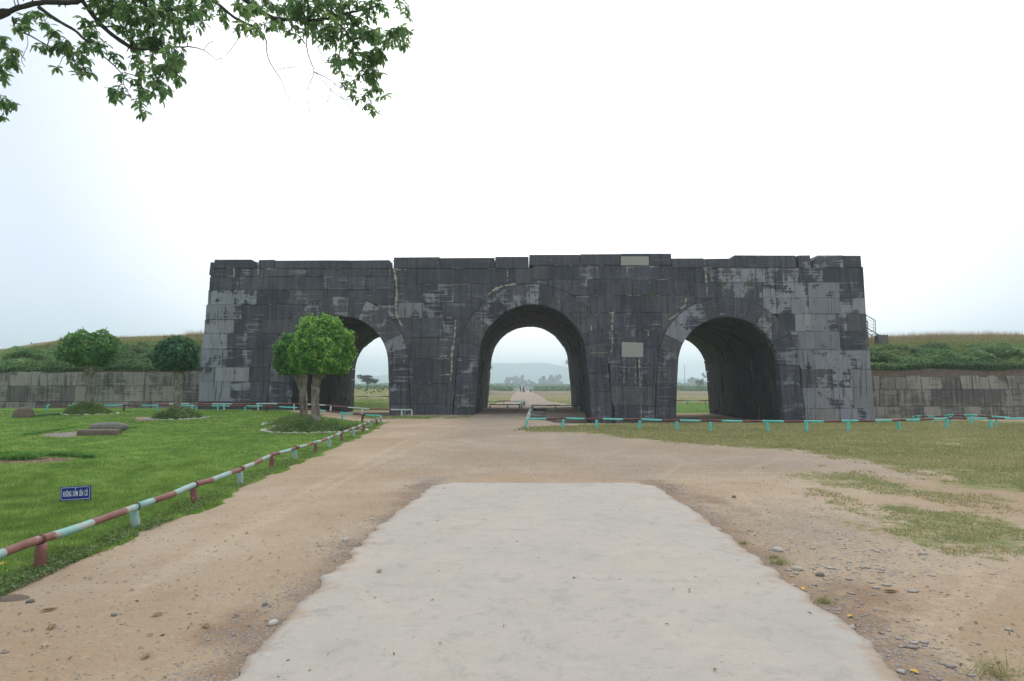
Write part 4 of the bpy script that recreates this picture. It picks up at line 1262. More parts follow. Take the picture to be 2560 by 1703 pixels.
tp = [(at(px, 1030, 37.2).x, 37.2) for px in (1029, 1004, 905, 826, 735, 645, 560, 480, 393)]
rail_run('chalky white and red rail close to the foot of the gate, behind the lawn', tp, .30, .036, False, .042, span=2, bandlen=1.2, pale=True)
ep = [(at(px, 1030, 37.1).x, 37.1 - .05 * k) for k, px in enumerate((1031, 1021))]
rp_px = [(1318, 1070), (1406, 1070), (1492, 1071), (1598, 1072), (1693, 1075), (1776, 1077), (1919, 1079), (2016, 1079), (2120, 1077), (2248, 1074), (2366, 1070), (2476, 1070), (2590, 1070)]
rpp = [(G(a, b).x, G(a, b).y) for a, b in rp_px]
rail_run('long bright turquoise and red rail across the right half, in front of the arches', rpp, .32, .037, False, .055, span=1, bandlen=.73, first=0)
c0 = rpp[0]
cp_ = [c0] + [(at(px, 1030, Yd).x, Yd) for px, Yd in ((1319.5, 29.5), (1322, 33.5), (1325, 37.5), (1328, 41.3), (1331, 44.6))]
rail_run('pale short rail from the roadside corner into the middle arch', cp_, .32, .037, False, .05, span=1, bandlen=.7, pale=True)
ip = [(at(px, 1020, 44.6).x, 44.6) for px in (1331, 1388, 1449)]
rail_run('dark-shaded rail across the right half of the middle passage', ip, .32, .036, False, .045, span=2, bandlen=.9)
jp = [(at(px, 1020, 46.9).x, 46.9) for px in (1224, 1268, 1299)]
rail_run('rail across the left half of the middle passage', jp, .32, .036, False, .045, span=2, bandlen=.9, first=1)
kp = [(at(1299, 1020, 46.9).x, 46.9)] + [(at(px, 1020, Yd).x, Yd) for px, Yd in ((1304, 50), (1309, 54.5), (1312, 57.6))]
rail_run('short rail joining the two rails left of the road in the middle arch', kp, .32, .036, False, .045, span=1, bandlen=.9)
lp2 = [(at(px, 1010, 57.6).x, 57.6) for px in (1312, 1260, 1205, 1150)]
rail_run('rail just behind the gate, left of the road seen through the middle arch', lp2, .32, .036, False, .035, span=2, bandlen=1.2)
mp = [(at(px, 1010, 60).x, 60) for px in (860, 919, 970, 1030)]
rail_run('rail on the grass bank seen through the left arch', mp, .34, .038, False, .035, span=2, bandlen=1.1, pale=True)
np_ = [(at(px, 1010, 60).x, 60) for px in (1650, 1718, 1764, 1830)]
rail_run('rail on the green grass seen through the right arch', np_, .34, .038, False, .04, span=2, bandlen=1.1)
op = [(at(px, 1030, Yd).x, Yd) for px, Yd in ((2284, 36.0), (2293, 35), (2331, 33), (2376, 31.2), (2428, 29.6), (2490, 28.2), (2570, 26.9))]
rail_run('striped rail running back toward the right rampart wall', op, .33, .036, False, .045, span=1, bandlen=.85, first=1)

# ------------------------------------------------------------------ sign
sg = G(189, 1257)
sign = empty('lawn_sign', (sg.x, sg.y, 0), 'small blue sign with white lettering standing in the lawn', 'sign')
sw, sh = .408, .188
tilt = Matrix.Translation((sg.x, sg.y, .035)) @ Matrix.Rotation(math.radians(4), 4, 'Z') @ Matrix.Rotation(math.radians(-3.2), 4, 'Y') @ Matrix.Rotation(math.radians(-3), 4, 'X')
def onsign(name, verts, faces, mat, parent=sign):
    vv = [tilt @ Vector(v_) for v_ in verts]
    return mk(name, vv, faces, mat, parent)
b = MB(); b.box((0, 0, sh / 2), (sw, .012, sh)); onsign('board', b.v, b.f, M['blue'])
# rounded white line border
def rr_ring(w, h, r, t_):
    o_, i_ = [], []
    for (cx_, cz_, a0) in ((w / 2 - r, h / 2 - r, 0), (-w / 2 + r, h / 2 - r, 90), (-w / 2 + r, -h / 2 + r, 180), (w / 2 - r, -h / 2 + r, 270)):
        for k in range(5):
            a = math.radians(a0 + 90 * k / 4)
            o_.append((cx_ + (r) * math.cos(a), cz_ + r * math.sin(a))); i_.append((cx_ + (r - t_) * math.cos(a), cz_ + (r - t_) * math.sin(a)))
    return o_, i_
o_, i_ = rr_ring(sw - .022, sh - .02, .02, .007)
vv = [(a, -.0085, c + sh / 2) for a, c in o_] + [(a, -.0085, c + sh / 2) for a, c in i_]
n = len(o_)
onsign('border_line', vv, [(k, (k + 1) % n, n + (k + 1) % n, n + k) for k in range(n)], M['white'])
for sx in (-.12, .12):
    m = MB(); m.tube([(sx, .014, -.12), (sx, .014, sh * .6)], .008, 6); onsign('stake', m.v, m.f, M['steel'])
fc_ = bpy.data.curves.new('lettering', 'FONT'); fc_.body = 'KHÔNG  DẪM  LÊN  CỎ'; fc_.align_x = 'CENTER'; fc_.size = .1; fc_.offset = .001; fc_.extrude = .001
tobj = bpy.data.objects.new('lettering_tmp', fc_); COL.objects.link(tobj)
bpy.context.view_layer.update()
dg = bpy.context.evaluated_depsgraph_get()
tm = bpy.data.meshes.new_from_object(tobj.evaluated_get(dg)); bpy.data.objects.remove(tobj)
co = np.array([v_.co[:] for v_ in tm.vertices])
wx = co[:, 0].max() - co[:, 0].min()
sxs = (sw * .80) / wx; szs = .076 / (.0729)
cxm = (co[:, 0].max() + co[:, 0].min()) / 2
for v_ in tm.vertices:
    q = tilt @ Vector(((v_.co.x - cxm) * sxs, -.0085 - v_.co.z * .5, .055 + v_.co.y * szs))
    v_.co = q
tm.materials.clear(); tm.materials.append(M['letter']); tm.name = 'lettering'
put(bpy.data.objects.new('lettering', tm), sign)

# ------------------------------------------------------------------ rocks
def rock(name, c, d, mat, seed, label, cat, rz=0, parent=None, flat_top=False, lvl=3, amp=.18, **kw):
    import bmesh
    bm = bmesh.new(); bmesh.ops.create_icosphere(bm, subdivisions=lvl, radius=1)
    co = np.array([v_.co[:] for v_ in bm.verts])
    n = fbm(co[:, 0] * 1.4 + seed, co[:, 1] * 1.4, co[:, 2] * 1.4, s=seed, o=4)
    n2 = vnoise(co[:, 0] * 5 + seed, co[:, 1] * 5, co[:, 2] * 5, s=seed + 3)
    co = co * (1 + (n - .5) * amp * 3 + (n2 - .5) * .07)[:, None]
    # squarer
    p_ = .55 if flat_top else .9
    co = np.sign(co) * np.abs(co) ** p_
    if flat_top: co[:, 2] = np.clip(co[:, 2], -.8, .62 + .12 * n)
    ca, sa = math.cos(rz), math.sin(rz)
    X_ = co[:, 0] * d[0] / 2; Y_ = co[:, 1] * d[1] / 2
    for v_, xx, yy, zz in zip(bm.verts, X_ * ca - Y_ * sa, X_ * sa + Y_ * ca, co[:, 2] * d[2] / 2): v_.co = (xx + c[0], yy + c[1], zz + c[2])
    me = bpy.data.meshes.new(name); bm.to_mesh(me); bm.free(); me.materials.append(mat)
    me.polygons.foreach_set('use_smooth', np.full(len(me.polygons), lvl >= 4 and not flat_top))
    o = bpy.data.objects.new(name, me)
    return put(o, parent, label, cat, **kw)
q = G(58, 1054, .04); rock('boulder', (q.x, q.y, .27), (.86, .6, .80), M['rock'], 3, 'rounded brown boulder standing on the lawn at the far left', 'boulder', lvl=4)
q = G(246, 1089, 0); rock('stone_slab', (q.x, q.y, .09), (1.32, .5, .30), M['rock'], 8, 'flat brown stone slab, the front one of two on the lawn', 'stone', .04, flat_top=True, lvl=3, amp=.16)
q = G(256, 1081, 0); rock('stone_column', (q.x, q.y + .35, .15), (1.42, .42, .36), M['greyrock'], 15, 'long grey fallen stone shaft lying behind the brown slab', 'stone', -.02, flat_top=False, lvl=4, amp=.07)
q = G(30, 1497); rock('half_buried_stone', (q.x, q.y, -.01), (.24, .16, .06), M['rock'], 21, 'flat tan stone half buried at the near corner of the lawn', 'stone', .2)
for (a0, b0, sz, lab) in ((662, 1513, .055, 'dark grey stone on the dirt left of the concrete edge'), (76, 1506, .06, 'small tan stone near the lawn corner at the left edge'),
                          (285, 1540, .05, 'dark little stone on the open dirt in the lower left'), (683, 1561, .08, 'pale flat stone chip at the crumbling left road edge'),
                          (865, 1352, .09, 'pale broken stone in the rubble beside the upper left road edge'), (1945, 1378, .11, 'pale flat stone in the rubble right of the road'),
                          (1995, 1425, .09, 'pale stone near a green tuft right of the road'), (2050, 1440, .08, 'greyish stone lying farthest out in the rubble on the right'), (1835, 1244, .09, 'dark round stone on the dirt right of the road top'), (1435, 1455, .03, 'tiny dark stone in the middle of the concrete road')):
    q = G(a0, b0); rock('stone', (q.x, q.y, sz * .12 + (.03 if 1400 < a0 < 1500 else 0)), (sz, sz * .7, sz * .5), M['greyrock'] if 'pale' not in lab else M['edging'], int(a0) % 50, lab, 'stone', random.uniform(0, 3), lvl=2)

# dry litter: bits of twig and leaf on the dirt and the concrete
x, y = scatter(3600, -7, 9, 3.5, 20, 1.7)
g, _ = grass_mask(x, y); k = (g < .3) & (rng.uniform(size=len(x)) < np.where((x > -1.6) & (x < 2.3) & (y < 11.3), .15, 1.0))
x, y = x[k], y[k]; n = len(x)
zr = np.where((x > np.interp(y, ly, lx) + .05) & (x < np.interp(y, ry, rx) - .05) & (y < 11.3), .034, hz(x, y) + .004)
leaf_cards('litter', np.stack([x, y, zr + .002], 1), unit(rng.normal(size=(n, 3)) * .18 + np.array([0, 0, 1])), rng.uniform(.008, .045, n), rng.uniform(.08, .5, n), rng.uniform(0, 1, n), M['litter'], None, kind='stuff', label='fine dry twigs and leaf crumbs strewn over the bare ground', cat='litter')

# fallen leaves
def fallen(px, py, mat, s, label, group=None, z=None):
    q = G(px, py)
    gz = hz1(q.x, q.y) if z is None else z
    a = random.uniform(0, 6.28); ca, sa = math.cos(a), math.sin(a)
    pts = [(-.5, 0, .0), (-.2, .22, .14), (.2, .2, .16), (.5, 0, .05), (.2, -.2, .12), (-.2, -.22, .10), (0, 0, .03), (-.75, .02, .02)]
    vv = [(q.x + (p[0] * ca - p[1] * sa) * s, q.y + (p[0] * sa + p[1] * ca) * s, gz + .006 + p[2] * s) for p in pts]
    o = mk('fallen_leaf', vv, [(0, 1, 6), (1, 2, 6), (2, 3, 6), (3, 4, 6), (4, 5, 6), (5, 0, 6), (0, 7, 5)], mat, None, label=label, cat='leaf', group=group)
for px, py, m_, s_, lab in ((273, 1165, 'yelleaf', .17, 'bright yellow leaf lying farthest back on the lawn'), (395, 1205, 'yelleaf', .12, 'upright yellow leaf on the lawn beyond the rail'),
                            (549, 1174, 'yelleaf', .10, 'small orange leaf on the lawn near the middle of the rail'), (200, 1295, 'yelleaf', .09, 'small yellow leaf just behind the rail below the blue sign'),
                            (400, 1290, 'yelleaf', .10, 'orange-brown leaf in the grass between two rail posts'), (10, 1414, 'yelleaf', .13, 'orange leaf in the grass at the near left edge'),
                            (138, 1369, 'yelleaf', .06, 'tiny yellow leaf in front of the nearest red post'), (515, 1567, 'dryleaf', .09, 'curled dry leaf on dark soil near the left road edge'),
                            (120, 1528, 'dryleaf', .10, 'brown crumpled leaf low on the left dirt'), (130, 1570, 'dryleaf', .10, 'yellow-brown leaf beside a pale stone at the lower left'),
                            (395, 1540, 'dryleaf', .08, 'narrow dry leaf in the middle of the left dirt track'), (365, 1643, 'dryleaf', .09, 'long brown leaf at the bottom of the dirt track'),
                            (617, 1334, 'dryleaf', .07, 'dark brown leaf in the middle of the upper dirt track'), (1724, 1489, 'dryleaf', .05, 'small rusty leaf on the concrete'),
                            (2126, 1543, 'yelleaf', .07, 'pale yellow leaf beside the right road edge'), (2008, 1474, 'yelleaf', .07, 'yellow-green leaf on the right road edge'), (2225, 1481, 'dryleaf', .11, 'long dry leaf on the dirt in the lower right'),
                            (948, 1441, 'dryleaf', .08, 'dark leaf lying on the left side of the concrete'), (2285, 1682, 'yelleaf', .07, 'yellow leaf at the bottom edge right of the road')):
    q = G(px, py); onroad = (np.interp(q.y, ly, lx) + .1 < q.x < np.interp(q.y, ry, rx) - .1) and q.y < 11.2
    fallen(px, py, M[m_], s_, lab, 'fallen leaves', .036 if onroad else None)
for k in range(34):
    yy = float(scatter(1, 0, 1, 4.2, 12, 1.5)[1][0]); side = random.random()
    xx = random.uniform(-3.8, -1.8) * 1 if side < .65 else random.uniform(2.9, 6)
    px = 1304 + xx / yy * F; py = 965 + 1.6 / yy * F
    fallen(px, py, M['dryleaf'], random.uniform(.022, .045), 'small dry brown leaf lying on the bare dirt', 'small dry leaves on the dirt')

# ------------------------------------------------------------------ tufts at the road edge
for (a0, b0, s_, lab) in ((1945, 1410, .16, 'green grass tuft growing at the right road edge, upper one'), (2062, 1507, .13, 'green grass tuft at the right road edge, lower one'), (1935, 1395, .08, 'tiny yellowish tuft by the rubble at the right road edge'),
                          (1860, 1360, .09, 'small sparse tuft beside the upper rubble on the right'), (2490, 1690, .25, 'green weeds in the bottom right corner')):
    q = G(a0, b0); n = 110
    a = rng.uniform(0, 6.28, n); rr = np.abs(rng.normal(size=n)) * s_ * .4
    p = np.stack([q.x + rr * np.cos(a), q.y + rr * np.sin(a) * .7, np.full(n, -.005)], 1)
    blades('grass_tuft', p, rng.uniform(.3, 1, n) * s_ * .55, np.full(n, .006), np.clip(rng.uniform(.1, .9, n), 0, 1), M['blade_dry'], None, .9, label=lab, cat='grass tuft', kind='stuff')

# ------------------------------------------------------------------ round trees
def crown(name, c, rad, n, size, mat, parent, seed, squash=1.0, bright=.0, bottom=-.75, shag=.50):
    u = unit(rng.normal(size=(n, 3)))
    u = u[u[:, 2] > bottom - .2]
    n = len(u)
    bump = fbm(u[:, 0] * 2.2 + seed, u[:, 1] * 2.2, u[:, 2] * 2.2, s=seed, o=3)
    fine = .6 * vnoise(u[:, 0] * 6 + seed, u[:, 1] * 6, u[:, 2] * 6, s=seed + 5) + .4 * vnoise(u[:, 0] * 13 + seed, u[:, 1] * 13, u[:, 2] * 13, s=seed + 6)
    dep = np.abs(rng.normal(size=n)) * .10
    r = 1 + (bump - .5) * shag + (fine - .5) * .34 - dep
    stray = rng.uniform(size=n) < .05
    r = r + stray * rng.uniform(0, .12, n)
    p = u * r[:, None]
    p[:, 2] = np.maximum(p[:, 2], bottom + .12 * (fine - .5))
    P_ = p * np.array(rad)[None] + np.array(c)[None]
    nn = unit(u + rng.normal(size=(n, 3)) * .55)
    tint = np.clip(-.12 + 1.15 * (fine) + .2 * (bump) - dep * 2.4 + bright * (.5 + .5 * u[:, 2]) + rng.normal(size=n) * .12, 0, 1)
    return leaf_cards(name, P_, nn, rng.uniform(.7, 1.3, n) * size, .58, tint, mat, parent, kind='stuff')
def inner_twigs(c, rad, base, n, parent, mat, r0=.03):
    m = MB()
    for k in range(n):
        a = 2 * math.pi * k / n + random.uniform(-.3, .3); el = random.uniform(.1, 1.2)
        d = Vector((math.cos(a) * math.cos(el) * rad[0], math.sin(a) * math.cos(el) * rad[1], math.sin(el) * rad[2])) * .82
        e = Vector(c) + d
        b_ = Vector(base)
        mid_ = b_.lerp(e, .5) + Vector((random.uniform(-.1, .1), random.uniform(-.1, .1), random.uniform(.0, .1)))
        m.tube([b_, mid_, e], [r0, r0 * .6, r0 * .2], 6)
    m.build('branches', mat, parent, True)
def round_tree(px, base_py, Yd, label, cpx, cpy, rpx, rpz, mat, trunk_pts, n, size, seed, bright=0, bottom=-.7):
    b = at(px, base_py, Yd); g0 = hz1(b.x, b.y)
    s = Yd / F
    root = empty('round_tree', (b.x, b.y, g0), label, 'tree', 'round clipped trees on the lawn')
    c = at(cpx, cpy, Yd)
    m = MB()
    pts = [at(a, b2, Yd) for a, b2, w in trunk_pts]; pts[0].z = g0 - .1
    # smooth resample
    P_, R_ = [], []
    for i in range(len(pts) - 1):
        for k in range(4):
            t_ = k / 4
            P_.append(pts[i].lerp(pts[i + 1], t_) + Vector((random.uniform(-.008, .008), random.uniform(-.02, .02), 0))); R_.append((trunk_pts[i][2] * (1 - t_) + trunk_pts[i + 1][2] * t_) * s / 2 * random.uniform(.94, 1.06))
    P_.append(pts[-1]); R_.append(trunk_pts[-1][2] * s / 2)
    m.tube(P_, R_, 14, wob=.06, seed=seed)
    for k in range(7):   # pollard knobs under the crown
        q_ = pts[-2].lerp(pts[-3], random.random()); a = random.uniform(0, 6.28); r_ = trunk_pts[-3][2] * s * .42
        m.tube([q_, q_ + Vector((math.cos(a) * r_, math.sin(a) * r_, r_ * .5)), q_ + Vector((math.cos(a) * r_ * 1.5, math.sin(a) * r_ * 1.5, r_ * 1.3))], [r_ * .6, r_ * .5, r_ * .22], 8, wob=.12, seed=k)
    m.build('trunk', M['bark'], root, True)
    rad = (rpx * s, rpx * s * .97, rpz * s)
    inner_twigs(c, rad, P_[-2], 11, root, M['bark'], .05)
    crown('crown', c, rad, n, size, mat, root, seed, bright=bright, bottom=bottom, shag=(.95 if px < 300 else .5))
    return root
def mound(px, Yd, rx_, ry_, h_, label, n, ring=True, ringlab='', gap=.35, py=1040, dy=0.0):
    c = at(px, py, Yd); g0 = hz1(c.x, c.y)
    root = empty('planted_mound', (c.x, c.y + dy, g0), label, 'mound', 'planted mounds under the round trees')
    N1, N2 = 22, 9
    vv = [(c.x, c.y + dy, g0 + h_)]; ff = []
    for j in range(1, N2):
        for i in range(N1):
            a = 2 * math.pi * i / N1; t_ = j / (N2 - 1)
            vv.append((c.x + rx_ * t_ * math.cos(a), c.y + dy + ry_ * t_ * math.sin(a), g0 - .02 + (h_ + .02) * (1 - t_ ** 2) * (1 + .12 * math.sin(3 * a + j))))
    for i in range(N1): ff.append((0, 1 + i, 1 + (i + 1) % N1))
    for j in range(N2 - 2):
        for i in range(N1):
            a0 = 1 + j * N1; ff.append((a0 + i, a0 + N1 + i, a0 + N1 + (i + 1) % N1, a0 + (i + 1) % N1))
    mk('soil', vv, ff, M['bank'], root, True, None, dict(dry=np.zeros(len(vv)), soil=np.full(len(vv), .35)))
    a = rng.uniform(0, 2 * np.pi, n); t_ = np.sqrt(rng.uniform(0, 1.05, n))
    x = c.x + rx_ * t_ * np.cos(a); y = c.y + dy + ry_ * t_ * np.sin(a)
    z = g0 + np.maximum(0, h_ * (1 - t_ ** 2)) + rng.uniform(0, 1, n) * (.03 + .22 * S((fbm(x * 2.6, y * 2.6, s=140) - .3) / .4))
    nn = unit(np.stack([rng.normal(size=n) * .7, -.4 + rng.normal(size=n) * .6, .9 + rng.normal(size=n) * .4], 1))
    leaf_cards('plants', np.stack([x, y, z], 1), nn, rng.uniform(.05, .12, n), .45, np.clip(fbm(x * 2.8, y * 2.8, s=142) * 2.0 - .55 + rng.normal(size=n) * .15, 0, 1), M['cover'], root, kind='stuff')
    n2 = n // 2
    blades('mound_grass', np.stack([x, y, z], 1)[:n2] - np.array([0, 0, .03]), rng.uniform(.06, .24, n2), np.full(n2, .014), rng.uniform(0, .7, n2), M['blade'], root, .6, kind='stuff')
    if ring:
        er = empty('stone_edging', (c.x, c.y + dy, g0), ringlab, 'edging', 'pale stone edgings round the mounds')
        k = 0; a = 0
        while a < 2 * math.pi:
            rr = (rx_ + gap, ry_ + gap * .8)
            st = random.uniform(.16, .30)
            x_, y_ = c.x + rr[0] * math.cos(a) + random.uniform(-.05, .05), c.y + dy + rr[1] * math.sin(a) + random.uniform(-.05, .05)
            tang = math.atan2(rr[1] * math.cos(a), -rr[0] * math.sin(a))
            if random.random() < .25 and px != 790: a += .12; continue
            rock('stone', (x_, y_, hz1(x_, y_) + .015), (st * 1.05, random.uniform(.09, .2), random.uniform(.05, .11)), M['edging'], k * 7 + int(px), None, None, tang, er, lvl=1)
            a += st * .9 / math.hypot(rr[0] * math.sin(a), rr[1] * math.cos(a)); k += 1

mound(790, 24.9, 1.55, 1.25, .26, 'low green planted mound under the biggest round tree', 5200, True, 'ring of pale flat stones round the mound of the biggest tree', .30)
mound(757, 27.6, 1.3, 1.0, .24, 'planted mound under the tree half hidden behind the biggest one', 3000, True, 'pale stones edging the half hidden mound behind', .25)
mound(222, 32.6, 1.05, .8, .36, 'grassy planted mound under the leftmost round tree', 3200, True, 'thin pale stone edging of the leftmost mound', .28)
mound(443, 29.9, 1.0, .8, .30, 'planted mound under the dark compact tree near the gate corner', 3000, True, 'white stone edging in front of the mound near the gate corner', .25)
round_tree(787, 1040, 24.9, 'round clipped tree with thick pale trunk, the biggest and brightest', 806, 880, 75, 85, M['leaf_main'],
           [(789, 1060, 25), (789, 1040, 21), (788, 1000, 20), (789, 965, 20), (793, 945, 24), (801, 932, 27), (806, 918, 36), (808, 900, 40)], 11000, .115, 11, .34, -.62)
round_tree(757, 1025, 27.6, 'darker round tree leaning out left behind the biggest tree', 741, 890, 56, 57, M['leaf_mid'],
           [(760, 1030, 22), (759, 1000, 20), (757, 970, 20), (753, 950, 30), (750, 930, 44), (748, 915, 40)], 7500, .115, 23, .12, -.8)
round_tree(222, 1012, 32.6, 'leftmost round tree with loose shaggy crown', 225, 873, 61, 48, M['leaf_mid'],
           [(223, 1020, 20), (223, 990, 17), (223, 965, 16), (222, 945, 18), (224, 925, 26), (222, 900, 30)], 6500, .14, 31, .14, -.85)
round_tree(444, 1019, 29.9, 'dark green compact round tree beside the gate corner', 441, 889, 54, 44, M['leaf_dark'],
           [(443, 1030, 20), (444, 1000, 17), (445, 975, 16), (446, 955, 18), (448, 938, 24), (446, 915, 30)], 7500, .12, 47, .10, -.85)

# ------------------------------------------------------------------ overhanging tree, upper left
K = 1060 / 2357.0
def OB(cx, cy, Yd): return at(cx * K, cy * K, Yd)
tree = empty('shade_tree', (-8.6, 7.6, 0), 'big shade tree outside the frame, its leafy boughs hanging in from upper left', 'tree')
BR = [  # points in the traced picture, depth, start / end radius in px of the trace
    ([(-900, 1500), (-760, 900), (-560, 420), (-300, 180), (0, 78), (60, 60), (130, 35), (250, 12), (400, 14), (460, -10), (560, -60)], 7.4, 120, 13),
    ([(215, 40), (310, 108), (420, 172), (480, 225), (600, 260)], 7.3, 14, 6), ([(480, 235), (560, 300), (640, 370), (690, 425)], 7.2, 7, 3), ([(690, 405), (760, 425), (840, 470)], 7.2, 4, 2),
    ([(440, -20), (520, 90), (590, 165), (660, 220), (730, 265)], 7.7, 15, 15), ([(430, 160), (520, 145), (600, 150), (690, 150), (725, 240)], 7.6, 7, 5),
    ([(730, 265), (800, 275), (900, 270), (1000, 262), (1060, 262), (1130, 278), (1200, 330)], 7.5, 9, 1.5), ([(1130, 278), (1160, 240), (1185, 228)], 7.5, 1.6, .8), ([(1200, 330), (1240, 322)], 7.5, 1.4, .7),
    ([(740, 270), (730, 330), (712, 385)], 7.5, 3, 1.5), ([(70, 95), (90, 170), (150, 190), (240, 240), (320, 285), (400, 330), (430, 380)], 7.0, 7, 2), ([(150, 190), (150, 260), (120, 330), (140, 370)], 7.0, 2, .8),
    ([(1050, -80), (1150, -10), (1220, 30), (1300, 95), (1400, 145), (1440, 155)], 7.9, 12, 9), ([(1440, 155), (1480, 230), (1487, 310), (1520, 380), (1560, 440), (1590, 520), (1612, 552)], 7.8, 5, 1.2), ([(1535, 392), (1600, 378), (1650, 368)], 7.8, 2, .8),
    ([(1338, 180), (1310, 240), (1255, 308)], 7.9, 2.6, 1.6), ([(900, -200), (1150, -90), (1330, -20), (1440, 55), (1520, 102), (1600, 108), (1700, 112), (1800, 108), (1880, 85), (1990, 60), (2080, 40)], 8.3, 22, 5),
    ([(1690, 120), (1700, 190), (1708, 280), (1730, 350), (1745, 400), (1720, 470), (1712, 540), (1722, 625)], 8.2, 5, 1.2), ([(1745, 400), (1800, 425), (1850, 455), (1892, 492)], 8.2, 3.6, 1.2),
    ([(1855, 460), (1900, 540), (1940, 590), (1965, 632)], 8.2, 2, .8), ([(1755, 405), (1810, 465), (1860, 520), (1920, 552), (1948, 548)], 8.2, 1.8, .8), ([(1810, 440), (1838, 500), (1815, 575)], 8.2, 1.3, .7), ([(1690, 195), (1640, 215), (1608, 226)], 8.2, 2.4, 1.4), ([(1750, 230), (1780, 290), (1818, 340)], 8.2, 1.6, .8),
    ([(1850, 100), (1910, 160), (1960, 230), (2000, 300), (2050, 360), (2080, 440), (2060, 560)], 8.3, 8, 1.5), ([(1960, 220), (2060, 200), (2150, 205), (2230, 200)], 8.3, 4, 1.5),
    ([(-60, 120), (-20, 230), (40, 260), (70, 300), (90, 350)], 6.9, 7, 2), ([(-80, 300), (-30, 440), (10, 560), (20, 640)], 6.9, 5, 1.5), ([(500, -60), (700, -40), (830, 40), (900, 60), (1040, 50), (1120, 20)], 7.6, 9, 3), ([(690, 0), (720, 100), (735, 250)], 7.7, 9, 9),
    ([(690, 425), (690, 470), (740, 560), (785, 600)], 7.2, 3, 1), ([(1700, 110), (1850, 0), (2000, -60), (2200, -20), (2270, 30)], 8.3, 7, 1.5)]
allpts = []
for bi, (pts, Yd, r0, r1) in enumerate(BR):
    s = K * Yd / F
    m = MB(); P_ = []; R_ = []
    q = [OB(a, b_, Yd) for a, b_ in pts]
    if bi == 0:
        q[0] = Vector((-8.6, 7.6, 2.2)); q = [Vector((-8.6, 7.6, -.2))] + q
    mseg_ = 4
    for i in range(len(q) - 1):
        for k in range(mseg_):
            t_ = k / mseg_
            p0 = q[max(i - 1, 0)]; p1 = q[i]; p2 = q[i + 1]; p3 = q[min(i + 2, len(q) - 1)]
            pp = .5 * ((2 * p1) + (-p0 + p2) * t_ + (2 * p0 - 5 * p1 + 4 * p2 - p3) * t_ * t_ + (-p0 + 3 * p1 - 3 * p2 + p3) * t_ ** 3)
            P_.append(pp + Vector((0, random.uniform(-.008, .008), 0)))
    P_.append(q[-1])
    for i in range(len(P_)):
        u = i / (len(P_) - 1); R_.append(max(2.0, r0 * (1 - u) + r1 * u) * s * .78 * (1 + .08 * math.sin(i * 2.1)) if bi else (r0 * max(0, (1 - u * 1.9)) + 16 * min(1, u * 1.9)) * s * .9)
    m.tube(P_, R_, 10 if r0 > 8 else 6, wob=.07, seed=bi)
    m.build('trunk' if bi == 0 else ('bough' if r0 >= 6 else 'twig'), M['bark_dark'], tree, True)
    allpts += [(p_, Yd) for p_ in P_[(0 if bi else 14):]]
AP = np.array([p_[:] for p_, _ in allpts])
